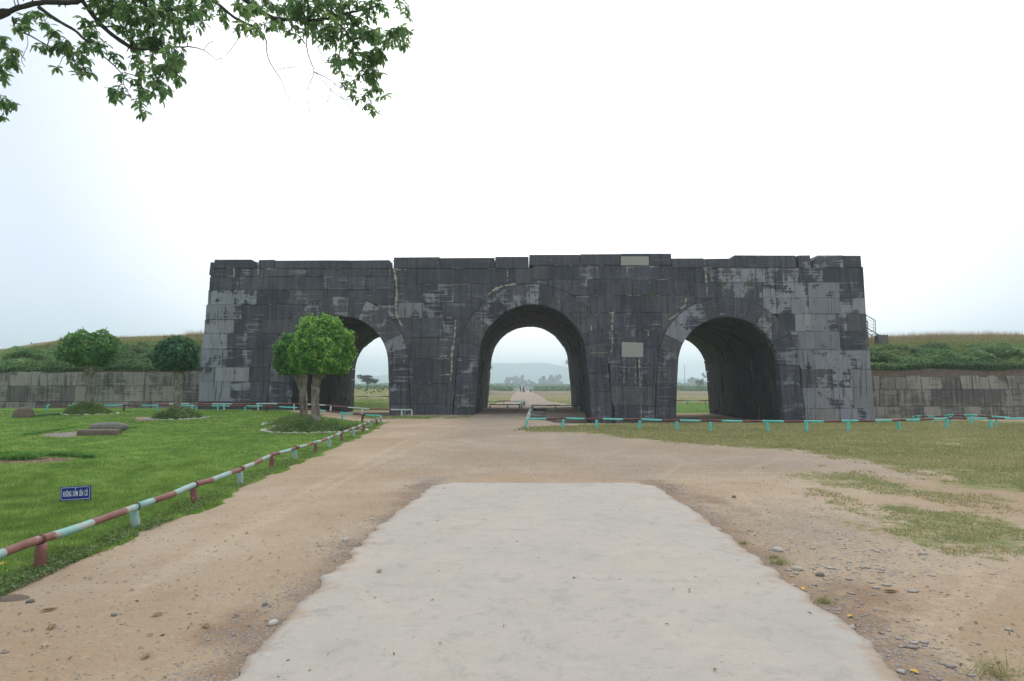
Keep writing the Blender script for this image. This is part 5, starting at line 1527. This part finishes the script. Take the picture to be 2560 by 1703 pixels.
CL = [(150, 110, 60), (200, 80, 45), (110, 150, 40), (250, 120, 35), (60, 290, 55), (30, 240, 45), (40, 340, 55), (80, 330, 35), (10, 400, 45), (30, 440, 25), (20, 570, 45), (40, 560, 35), (10, 650, 32), (290, 190, 38), (340, 230, 45), (370, 260, 50), (420, 300, 52), (330, 365, 26), (450, 330, 40),
      (480, 380, 34), (460, 420, 24), (505, 400, 18), (235, 260, 34), (300, 265, 30), (510, 190, 52), (470, 250, 36), (540, 240, 50), (500, 120, 50), (600, 60, 75), (650, 20, 80), (560, 20, 65), (700, 90, 85), (720, 150, 65), (790, 60, 80), (810, 10, 70), (850, 160, 70), (830, 210, 72),
      (770, 200, 72), (760, 255, 50), (820, 265, 60), (890, 235, 55), (870, 100, 66), (900, 40, 75), (960, 60, 70), (940, 110, 50), (990, 180, 48), (1030, 200, 36), (1000, 130, 40), (960, 290, 66), (1000, 330, 56), (930, 340, 66), (900, 390, 60), (970, 390, 52), (990, 430, 36), (880, 440, 52),
      (860, 480, 44), (790, 350, 46), (780, 400, 40), (760, 330, 36), (650, 500, 46), (625, 530, 30), (640, 300, 34), (665, 340, 30), (690, 520, 34), (760, 470, 40), (800, 500, 42), (820, 535, 28), (770, 550, 22), (680, 420, 24), (785, 615, 30), (810, 620, 16), (905, 545, 14), (940, 490, 20), (905, 495, 24),
      (1040, 30, 70), (1060, 90, 50), (1100, 60, 48), (1110, 130, 28), (1130, 10, 55), (1190, 20, 46), (1165, 95, 20), (1250, 95, 36), (1240, 60, 34), (1400, 150, 44), (1340, 140, 30), (1300, 165, 20), (1350, 60, 52), (1420, 60, 70), (1430, 175, 28), (1380, 20, 60), (1480, 20, 70), (1500, 120, 40), (1540, 70, 60), (1540, 140, 30),
      (1600, 30, 85), (1660, 70, 80), (1590, 140, 34), (1640, 160, 36), (1680, 20, 85), (1740, 60, 80), (1700, 130, 44), (1780, 20, 80), (1770, 150, 66), (1760, 190, 50), (1800, 200, 46), (1840, 60, 80), (1900, 30, 80), (1870, 130, 60), (1860, 190, 62), (1890, 230, 46), (1940, 90, 75), (1990, 40, 70), (1950, 170, 72),
      (1990, 220, 66), (2040, 100, 52), (2060, 30, 58), (2050, 180, 62), (2080, 240, 62), (2110, 200, 60), (2170, 180, 55), (2190, 220, 60), (2230, 200, 50), (2250, 240, 40), (2220, 165, 44), (2255, 175, 28), (2130, 270, 42), (1990, 310, 66), (2050, 310, 66), (2090, 340, 60), (2110, 300, 44), (2050, 380, 60), (1980, 380, 46), (2100, 390, 46), (1930, 300, 50),
      (1900, 340, 44), (1860, 310, 38), (1840, 340, 26), (1870, 380, 28), (1940, 440, 36), (1930, 480, 28), (1960, 500, 24), (2040, 430, 46), (2080, 450, 48), (2100, 490, 36), (2120, 520, 24), (2060, 500, 32), (1985, 540, 22), (2030, 520, 22), (2035, 575, 20), (2062, 620, 30), (2070, 600, 20), (2262, 60, 26), (2275, 95, 14), (2250, 30, 20), (2195, 10, 30), (2120, 20, 42), (2150, 60, 20), (1675, 225, 14), (1690, 170, 26)]
for k in range(60):  # the crown goes on above the picture
    CL.append((random.uniform(-200, 2150), random.uniform(-330, -40), random.uniform(60, 110)))
LV = []   # leaves: base, dir, normal, length, tint, hanging?
TW = MB()
for (cx_, cy_, r_) in CL:
    inside = cy_ > -40
    i0 = None
    c = OB(cx_, cy_, 7.7)
    # take the depth of the nearest bough
    scr = AP[:, :] ; px_ = AP[:, 0] / AP[:, 1] * 7.7 - c.x; pz_ = (AP[:, 2] - CAMZ) / AP[:, 1] * 7.7 + CAMZ - c.z
    j = int(np.argmin(px_ ** 2 + pz_ ** 2)); Yd = AP[j, 1]
    Yd = Yd + random.uniform(-.35, .35)
    c = OB(cx_, cy_, Yd)
    rm = r_ * K * Yd / F
    nl = max(4, int((r_ / 80) ** 2 * (86 if inside else 40)) + 3)
    if (Vector(AP[j]) - c).length < 1.2:
        e = Vector(AP[j]); mid_ = e.lerp(c, .5) + Vector((0, 0, .03))
        TW.tube([e, mid_, c], [.006, .004, .002], 5)
    left = nl
    while left > 0:
        # one whorl of drooping leaves at a twig tip
        d_ = Vector((random.gauss(0, 1), random.gauss(0, 1), random.gauss(0, 1)))
        d_ = d_.normalized() * rm * (random.random() ** .45)
        tip = c + d_
        TW.tube([c + d_ * .15, c + d_ * .6 + Vector((0, 0, .015)), tip], [.003, .0025, .0015], 4)
        m_ = min(left, random.randint(4, 7)); left -= m_
        a0 = random.uniform(0, 6.28); tnt = random.uniform(0, .75) if random.random() < .8 else random.uniform(.7, 1)
        for q in range(m_):
            a = a0 + 2 * math.pi * q / m_ + random.uniform(-.3, .3)
            el = random.choice([random.uniform(-1.4, -.6), random.uniform(-.9, .25)])
            d = Vector((math.cos(a) * math.cos(el), math.sin(a) * math.cos(el), math.sin(el)))
            nn = Vector((0, 0, 1)) + Vector((random.uniform(-.4, .4), random.uniform(-.4, .4), 0)); nn = (nn - d * nn.dot(d)).normalized()
            LV.append((tip, d, nn, random.uniform(.062, .112), min(1, max(0, tnt + random.uniform(-.1, .1))), cy_ - r_ * 0 + (tip.z < c.z) * 5))
TW.build('twigs', M['bark_dark'], tree, kind='stuff')
LEAFV = np.array([(0, 0, 0), (.22, .30, .05), (.5, .42, .07), (.78, .32, .03), (1, 0, -.10), (.78, -.32, .03), (.5, -.42, .07), (.22, -.30, .05), (.5, 0, 0)])
LEAFF = [(0, 7, 6, 8), (0, 8, 2, 1), (8, 6, 5, 4), (8, 4, 3, 2)]
def leaf_world(b_, d, nn, L):
    s = nn.cross(d)
    return [b_ + d * (p[0] * L) + s * (p[1] * L * .46) + nn * (p[2] * L) for p in LEAFV]
# the 290 leaves hanging lowest and nearest are leaves of their own
order = sorted(range(len(LV)), key=lambda i: -LV[i][5] - random.uniform(0, 60))
solo = set([i for i in order if LV[i][5] > 100][:290])
lms = []
for q in range(5):
    me = mesh_of('leaf', [tuple((p[0], p[1] * .46, p[2])) for p in LEAFV], LEAFF, [M['leaf_over']], False, None, dict(tint=np.full(9, q / 4.6)))
    lms.append(me)
V = []; FF = []; TT = []
for i, (b_, d, nn, L, tnt, _k) in enumerate(LV):
    if i in solo:
        o = bpy.data.objects.new('leaf', lms[min(4, int(tnt * 5))])
        s = nn.cross(d)
        mtx = Matrix(((d.x * L, s.x * L, nn.x * L, b_.x), (d.y * L, s.y * L, nn.y * L, b_.y), (d.z * L, s.z * L, nn.z * L, b_.z), (0, 0, 0, 1)))
        o.matrix_world = mtx
        COL.objects.link(o); o.parent = tree; o.matrix_parent_inverse = Matrix.Translation(-Vector(tree.location))
    else:
        n0 = len(V); V += [tuple(v_) for v_ in leaf_world(b_, d, nn, L)]; FF += [tuple(n0 + k for k in f_) for f_ in LEAFF]; TT += [tnt] * 9
mk('foliage', V, FF, M['leaf_over'], tree, False, None, dict(tint=TT), kind='stuff')

# ------------------------------------------------------------------ stair rail and concrete block beside the gate
YS = 46.5
st = empty('stair_railing', (at(2190, 840, YS).x, YS, 4.8), 'dark steel stair railing climbing behind the gate at its right edge', 'railing')
def S3(cx, cy, Yd=YS): return at(2140 + cx / 14.26, 770 + cy / 14.26, Yd)
def bar(name, pts, r, Yd=YS, parent=None):
    m = MB(); m.tube([S3(a, b_, Yd) for a, b_ in pts], r, 6); m.build(name, M['steel'], parent or st)
bar('handrail', [(100, 110), (360, 258), (685, 448)], .028)
bar('post', [(685, 448), (685, 880)], .026); bar('post', [(620, 420), (620, 830)], .012)
for k, y0_ in enumerate((385, 520, 620, 735)):
    bar('bar', [(100, y0_ - 150), (380, y0_ + (0 if k == 0 else -30)), (615, y0_ + 130 - (0 if k == 0 else 30))], .011)
bar('stringer', [(100, 540), (430, 735), (830, 970)], .030)
bar('stringer', [(100, 700), (430, 900), (600, 1010)], .030, YS + 1.1)
for a, b_ in ((430, 850), (560, 940), (700, 965)): bar('tread', [(a, b_), (a + 180, b_ - 8)], .02)
bar('post', [(415, 480), (425, 880)], .028, YS + 1.1); bar('handrail', [(300, 420), (415, 480)], .028, YS + 1.1)
bk = MB(); q0 = at(2203.5, 855, 45.6); bk.box((q0.x, q0.y, (at(2203, 838.5, 45.6).z + 3.6) / 2), (.60, .6, at(2203, 838.5, 45.6).z - 3.6), 0, 0, .02)
bk.build('concrete_block', M['concrete'], None, label='square concrete block at the stair foot on the right bank', cat='block')

# ------------------------------------------------------------------ plants rooted in the gate
def wall_plant(px, py, Yd, r_, n, mat, label):
    c = at(px, py, Yd)
    root = empty('wall_plant', c, label, 'plant')
    u = rng.normal(size=(n, 3)) * r_ * .45
    leaf_cards('leaves', u + np.array(c[:]), unit(rng.normal(size=(n, 3))), rng.uniform(.05, .10, n), .5, rng.uniform(0, .9, n), mat, root, kind='stuff')
    m = MB()
    for k in range(5): m.tube([c + Vector((.15, 0, -.12)), c + Vector((random.uniform(-1, 1) * r_ * .6, random.uniform(-1, 1) * r_ * .3, random.uniform(-.3, 1) * r_ * .7))], [.008, .004], 4)
    m.build('stem', M['bark'], root)
wall_plant(1421, 906, 53.2, .33, 120, M['leaf_dark'], 'small bush growing from the far right edge of the middle arch')
wall_plant(1227, 918, 53.2, .14, 40, M['leaf_dark'], 'tiny plant on the far left edge of the middle arch')
wall_plant(1627, 737, 38.6, .22, 90, M['leaf_main'], 'bright green moss tuft on the face between middle and right arch')
wall_plant(1801, 707, 38.65, .2, 60, M['cover'], 'dull green tuft in a joint above the right arch')
wall_plant(1877, 705, 38.65, .2, 50, M['cover'], 'second dull tuft in the upper joint, nearer the right corner')

# ------------------------------------------------------------------ far side: bushes, crops, trees
def far_tree(px, base_y_, top_py, wpx, Yd, label, seed, group='trees beyond the fields', n=700, dens=1, shape='tall', cat='tree'):
    b = at(px, 970, Yd); g0 = hz1(b.x, Yd)
    zt = at(px, top_py, Yd).z; h = zt - g0; w = wpx * Yd / F
    root = empty('far_tree', (b.x, Yd, g0), label, cat, group)
    m = MB(); m.tube([(b.x, Yd, g0 - .3), (b.x + .02 * h, Yd, g0 + h * .4), (b.x, Yd, g0 + h * .8)], [.022 * h, .015 * h, .006 * h], 6)
    m.build('trunk', M['bark'], root)
    k = 7 if shape == 'tall' else 5
    pts = []
    for i in range(k):
        lo_ = .42 if shape == 'tall' else .3
        cz_ = g0 + h * random.uniform(lo_, .86); cx_ = b.x + random.uniform(-.33, .33) * w; cy_ = Yd + random.uniform(-.3, .3) * w
        rr = w * random.uniform(.20, .32)
        u = unit(rng.normal(size=(n // k, 3))) * (rr * rng.uniform(.4, 1.1, (n // k, 1)))
        u[:, 2] *= 1.0
        pts.append(u + np.array([cx_, cy_, cz_]))
    if shape != 'sparse':
        low = rng.normal(size=(n // 3, 3)) * np.array([w * .26, w * .26, h * .13]) + np.array([b.x, Yd, g0 + h * .25]); pts.append(low)
    p = np.concatenate(pts); p[:, 2] = np.clip(p[:, 2], g0, zt)
    leaf_cards('crown', p, unit(rng.normal(size=(len(p), 3))), rng.uniform(.6, 1.2, len(p)) * w * .17, .8, rng.uniform(0, 1, len(p)), M['far_leaf'], root, kind='stuff')
FT = [(1269, 937, 15), (1282, 943, 15), (1292, 939, 17), (1303, 937, 16), (1311, 947, 14), (1326, 948, 12), (1335, 955, 12), (1352, 943, 14), (1361, 938, 15), (1382, 936, 17), (1374, 947, 14), (1398, 934, 18)]
FL = ['feathery blue-grey tree at the left end of the left clump', 'tree second in the left clump through the middle arch', 'broad tree in the middle of the left clump', 'tallest tree of the left clump, beside the road', 'low tree at the right end of the left clump',
      'pointed small tree straight above the road', 'small tree just right of the road', 'low tree at the left end of the right clump', 'rounded tree, second in the right clump', 'tall rounded tree in the middle of the right clump', 'lower tree in the dip of the right clump', 'tallest loose tree at the right end of the right clump']
for i, ((a, b_, w_), lb) in enumerate(zip(FT, FL)): far_tree(a, 0, b_, w_, 900 + 12 * (i % 4), lb, i, 'hazy trees beyond the fields, seen through the middle arch', n=1100)
for i, (a, b_, w_, lb) in enumerate(((1694, 957, 14, 'low hazy trees at the left side of the right arch opening'), (1712, 958, 16, 'low hazy tree below the mast'), (1729, 943, 18, 'tall hazy tree seen through the right arch'), (1741, 944, 13, 'right shoulder of the tall hazy tree'), (1760, 955, 16, 'low hazy tree beside the dark jamb'))):
    far_tree(a, 0, b_, w_, 860 + 9 * i, lb, 20 + i, 'hazy trees seen through the right arch', n=1100)
far_tree(1749, 0, 950, 20, 330, 'thin umbrella-shaped tree in the field through the right arch', 33, 'single field trees', 380, shape='sparse')
far_tree(1758, 0, 928, 16, 345, 'taller sparse tree half hidden by the right arch jamb', 34, 'single field trees', 200, shape='sparse')
# wind-shaped tree through the left arch
Yd = 170
b = at(919, 970, Yd); g0 = hz1(b.x, Yd)
wt_ = empty('field_tree', (b.x, Yd, g0), 'dark flat-topped tree in the field seen through the left arch', 'tree')
m = MB(); q = [at(919, 975, Yd), at(919, 962, Yd), at(918, 950, Yd)]; q[0].z = g0 - .2
m.tube(q, [.16, .13, .09], 8)
for (ex, ey) in ((897, 939), (905, 944), (914, 938), (925, 940), (935, 950), (944, 951), (930, 958), (908, 955)):
    m.tube([q[1], at((ex + 919) / 2, (ey + 952) / 2, Yd), at(ex, ey, Yd)], [.08, .05, .02], 5)
m.build('trunk', M['bark_dark'], wt_)
pp = []
for (ex, ey, rx_, rz_, n) in ((899, 940, 7, 2.4, 160), (905, 945, 9, 3, 240), (914, 942, 8, 4, 260), (920, 948, 10, 5, 360), (925, 941, 6, 2.5, 130), (932, 951, 9, 4, 260), (941, 951, 6, 2.5, 140), (912, 952, 9, 4, 240), (926, 956, 7, 3, 160), (938, 956, 5, 2, 80)):
    c = at(ex, ey, Yd); s = Yd / F
    pp.append(rng.normal(size=(n, 3)) * np.array([rx_ * .5, rx_ * .5, rz_ * .5]) * s + np.array(c[:]))
pp = np.concatenate(pp)
leaf_cards('crown', pp, unit(rng.normal(size=(len(pp), 3)) + np.array([0, 0, .8])), rng.uniform(.2, .4, len(pp)), .5, rng.uniform(0, .6, len(pp)), M['far_leaf'], wt_, kind='stuff')
def bush(px, py, w_, h_, Yd, label, n=400, mat='shrub'):
    c = at(px, py, Yd); s = Yd / F; g0 = hz1(c.x, Yd)
    u = unit(rng.normal(size=(n, 3))) * rng.uniform(.5, 1.05, (n, 1)) * np.array([w_, w_, h_]) * s * .5
    p = u + np.array([c.x, Yd, c.z]); p[:, 2] = np.maximum(p[:, 2], g0)
    leaf_cards('bush', p, unit(u + rng.normal(size=(n, 3)) * .3), rng.uniform(.08, .16, n) * w_ * s * .8, .6, rng.uniform(0, .8, n), M[mat], None, label=label, cat='bush', kind='stuff')
bush(936, 970, 16, 20, 165, 'round bush right of the flat-topped field tree')
# crop strips: tall green plants beyond the tan fields
for (y0_, y1_, x0_, x1_, h_, n, lb) in ((255, 300, -140, -3.5, 1.6, 16000, 'green crop strip beyond the fields, left of the road'), (255, 300, 5, 160, 1.5, 16000, 'green crop strip beyond the fields, right of the road'), (560, 640, -320, 330, 3.0, 16000, 'far green hedge line across the plain')):
    x = rng.uniform(x0_, x1_, n); y = rng.uniform(y0_, y1_, n)
    z = hz(x, y) + rng.uniform(0, 1, n) * h_ * (.6 + .8 * fbm(x * .06, y * .06, s=150))
    k = np.abs(x - .8) > (3 if y0_ < 500 else 2.2)
    p = np.stack([x, y, z], 1)[k]; n = len(p)
    leaf_cards('crop_strip', p, unit(rng.normal(size=(n, 3)) + np.array([0, -.6, .6])), rng.uniform(.7, 1.4, n) * (1 if y0_ < 500 else 2.2), .6, rng.uniform(0, 1, n), M['crop'], None, label=lb, cat='crops', kind='stuff')
n = 9000
x = rng.uniform(-70, -6, n); y = rng.uniform(78, 150, n); z = hz(x, y) + rng.uniform(0, .8, n) * S((fbm(x * .15, y * .15, s=160) - .42) / .2)
leaf_cards('field_scrub', np.stack([x, y, z], 1), unit(rng.normal(size=(n, 3)) + np.array([0, -.5, .8])), rng.uniform(.2, .45, n), .6, rng.uniform(.2, 1, n), M['crop'], None, label='rough green scrub on the low ridge through the left arch', cat='scrub', kind='stuff')
# mast
b = at(1711.6, 965, 700); m = MB()
ma = empty('radio_mast', (b.x, 700, -.3), 'thin tall radio mast in the haze through the right arch', 'mast')
for dx, dy in ((-.35, -.2), (.35, -.2), (0, .4)): m.tube([(b.x + dx, 700 + dy, -.5), (b.x + dx * .3, 700 + dy * .3, at(1711, 911, 700).z)], [.13, .08], 4)
m.build('legs', M['steel'], ma); m = MB()
for k in range(14):
    z_ = k * 1.55; s_ = 1 - .7 * k / 14; m.tube([(b.x - .35 * s_, 699.8, z_), (b.x + .35 * s_, 699.8, z_ + 1.2)], .05, 4)
m.build('bracing', M['steel'], ma)

# ------------------------------------------------------------------ motorbikes and riders on the far road
def skin_person(name, joints, edges, label, mats, parts):
    me = bpy.data.meshes.new(name); me.from_pydata([j[:3] for j in joints], edges, [])
    o = bpy.data.objects.new(name, me); COL.objects.link(o)
    sk = o.modifiers.new('s', 'SKIN'); sb = o.modifiers.new('b', 'SUBSURF'); sb.levels = 1; sb.render_levels = 1
    for i, j in enumerate(joints): me.skin_vertices[0].data[i].radius = (j[3], j[3])
    me.skin_vertices[0].data[0].use_root = True
    bpy.context.view_layer.update()
    dg = bpy.context.evaluated_depsgraph_get()
    m2 = bpy.data.meshes.new_from_object(o.evaluated_get(dg))
    bpy.data.objects.remove(o)
    return m2
def rider_mesh(top, legs_):
    J = [(0, 0, .78, .15), (0, .08, 1.05, .16), (0, .12, 1.30, .15), (0, .14, 1.42, .07), (0, .17, 1.56, .11), (0, .17, 1.64, .09),
         (-.18, .12, 1.32, .07), (-.28, .28, 1.12, .05), (-.26, .50, 1.02, .04), (.18, .12, 1.32, .07), (.28, .28, 1.12, .05), (.26, .50, 1.02, .04),
         (-.13, .05, .74, .10), (-.17, .42, .68, .08), (-.17, .30, .32, .06), (-.17, .42, .27, .045), (.13, .05, .74, .10), (.17, .42, .68, .08), (.17, .30, .32, .06), (.17, .42, .27, .045)]
    E = [(0, 1), (1, 2), (2, 3), (3, 4), (4, 5), (2, 6), (6, 7), (7, 8), (2, 9), (9, 10), (10, 11), (0, 12), (12, 13), (13, 14), (14, 15), (0, 16), (16, 17), (17, 18), (18, 19)]
    m2 = skin_person('person', J, E, None, None, None)
    m2.materials.clear()
    for m_ in (top, legs_, M['skin']): m2.materials.append(m_)
    for p in m2.polygons:
        z_ = p.center.z; p.use_smooth = True
        p.material_index = 2 if (z_ > 1.42 or p.center.y > .45 and z_ > .95) else (0 if z_ > .84 else 1)
    return m2
def walker_mesh(top, legs_):
    J = [(0, 0, .92, .13), (0, 0, 1.15, .14), (0, 0, 1.38, .15), (0, 0, 1.48, .06), (0, .01, 1.60, .10), (0, .01, 1.68, .085),
         (-.19, 0, 1.38, .06), (-.24, .02, 1.12, .045), (-.23, .1, .88, .035), (.19, 0, 1.38, .06), (.24, -.02, 1.12, .045), (.23, .05, .88, .035),
         (-.1, 0, .86, .09), (-.11, .1, .48, .06), (-.11, .05, .08, .045), (-.11, .18, .04, .04), (.1, 0, .86, .09), (.11, -.05, .48, .06), (.11, -.2, .1, .045), (.11, -.1, .04, .04)]
    E = [(0, 1), (1, 2), (2, 3), (3, 4), (4, 5), (2, 6), (6, 7), (7, 8), (2, 9), (9, 10), (10, 11), (0, 12), (12, 13), (13, 14), (14, 15), (0, 16), (16, 17), (17, 18), (18, 19)]
    m2 = skin_person('person', J, E, None, None, None); m2.materials.clear()
    for m_ in (top, legs_, M['skin']): m2.materials.append(m_)
    for p in m2.polygons:
        z_ = p.center.z; p.use_smooth = True; p.material_index = 2 if (z_ > 1.48 or z_ < .95 and abs(p.center.x) > .2) else (0 if z_ > .9 else 1)
    return m2
def motorbike(px, Yd, label, rz, body):
    x_ = at(px, 970, Yd).x; g0 = hz1(x_, Yd)
    root = empty('motorbike', (x_, Yd, g0), label, 'motorbike', 'motorbikes on the far road')
    R_ = Matrix.Translation((x_, Yd, g0)) @ Matrix.Rotation(rz, 4, 'Z')
    def B(name, m, mat, par=root):
        m.v = [tuple(R_ @ Vector(v_)) for v_ in m.v]; return m.build(name, mat, par, True)
    for cy in (-.62, .62):
        m = MB(); m.tube([(0, cy + .27 * math.cos(a), .28 + .27 * math.sin(a)) for a in np.linspace(0, 2 * math.pi, 15)], .05, 6, cap=False); B('wheel', m, M['black'])
    m = MB(); m.tube([(0, -.75, .72), (0, -.2, .70), (0, .1, .62), (0, .35, .6), (0, .52, .82)], [.09, .13, .12, .07, .09], 8); B('body', m, body)
    m = MB(); m.tube([(0, -.7, .80), (0, 0, .80)], [.09, .11], 8); B('seat', m, M['black'])
    m = MB(); m.tube([(-.33, .42, 1.02), (0, .5, .98), (.33, .42, 1.02)], .02, 5); B('handlebar', m, M['steel'])
    m = MB(); m.tube([(0, .5, .95), (0, .62, .3)], .04, 6); B('fork', m, M['steel'])
    m = MB(); m.tube([(0, .55, .88), (0, .64, .88)], .08, 8); B('headlight', m, M['white'])
    return root, x_, g0
def person_at(me, x_, y_, z_, rz, label, helmet=None, hz_=0, hy=.17):
    R_ = Matrix.Translation((x_, y_, z_)) @ Matrix.Rotation(rz, 4, 'Z')
    m3 = me.copy()
    m3.transform(R_); m3.name = 'body'
    root = empty('person', (x_, y_, z_), label, 'person', 'people on the far road')
    put(bpy.data.objects.new('body', m3), root)
    if helmet:
        m = MB(); m.tube([(0, hy, hz_), (0, hy, hz_ + .1), (0, hy, hz_ + .16)], [.15, .13, .06], 8); m.v = [tuple(R_ @ Vector(v_)) for v_ in m.v]; m.build('hat', helmet, root, True)
for px, Yd, lab, plab, rz, bm_, top, leg in ((1326.5, 176, 'motorbike coming along the right side of the far road', 'person in pale shirt riding toward the gate on the right', math.pi, M['rcloth'], M['pcloth'], M['dcloth']),
                                         (1309, 190, 'motorbike standing left of the far road', 'person in dark shirt on the motorbike left of the road', math.pi + .3, M['black'], M['dcloth'], M['dcloth']),
                                         (1317, 260, 'farthest motorbike on the middle of the road', 'person in white riding farthest away on the road', math.pi, M['black'], M['pcloth'], M['dcloth'])):
    _, x_, g0 = motorbike(px, Yd, lab, rz, bm_)
    person_at(rider_mesh(top, leg), x_, Yd, g0, rz, plab, M['white'] if top is M['pcloth'] else M['rcloth'], 1.62)
x_ = at(1301, 970, 192).x; person_at(walker_mesh(M['dcloth'], M['dcloth']), x_, 192, hz1(x_, 192), math.pi, 'person in dark clothes standing at the left verge of the far road', M['black'], 1.66, .01)
motorbike(1305, 196, 'red motorbike parked beside the standing person', 1.3, M['rcloth'])
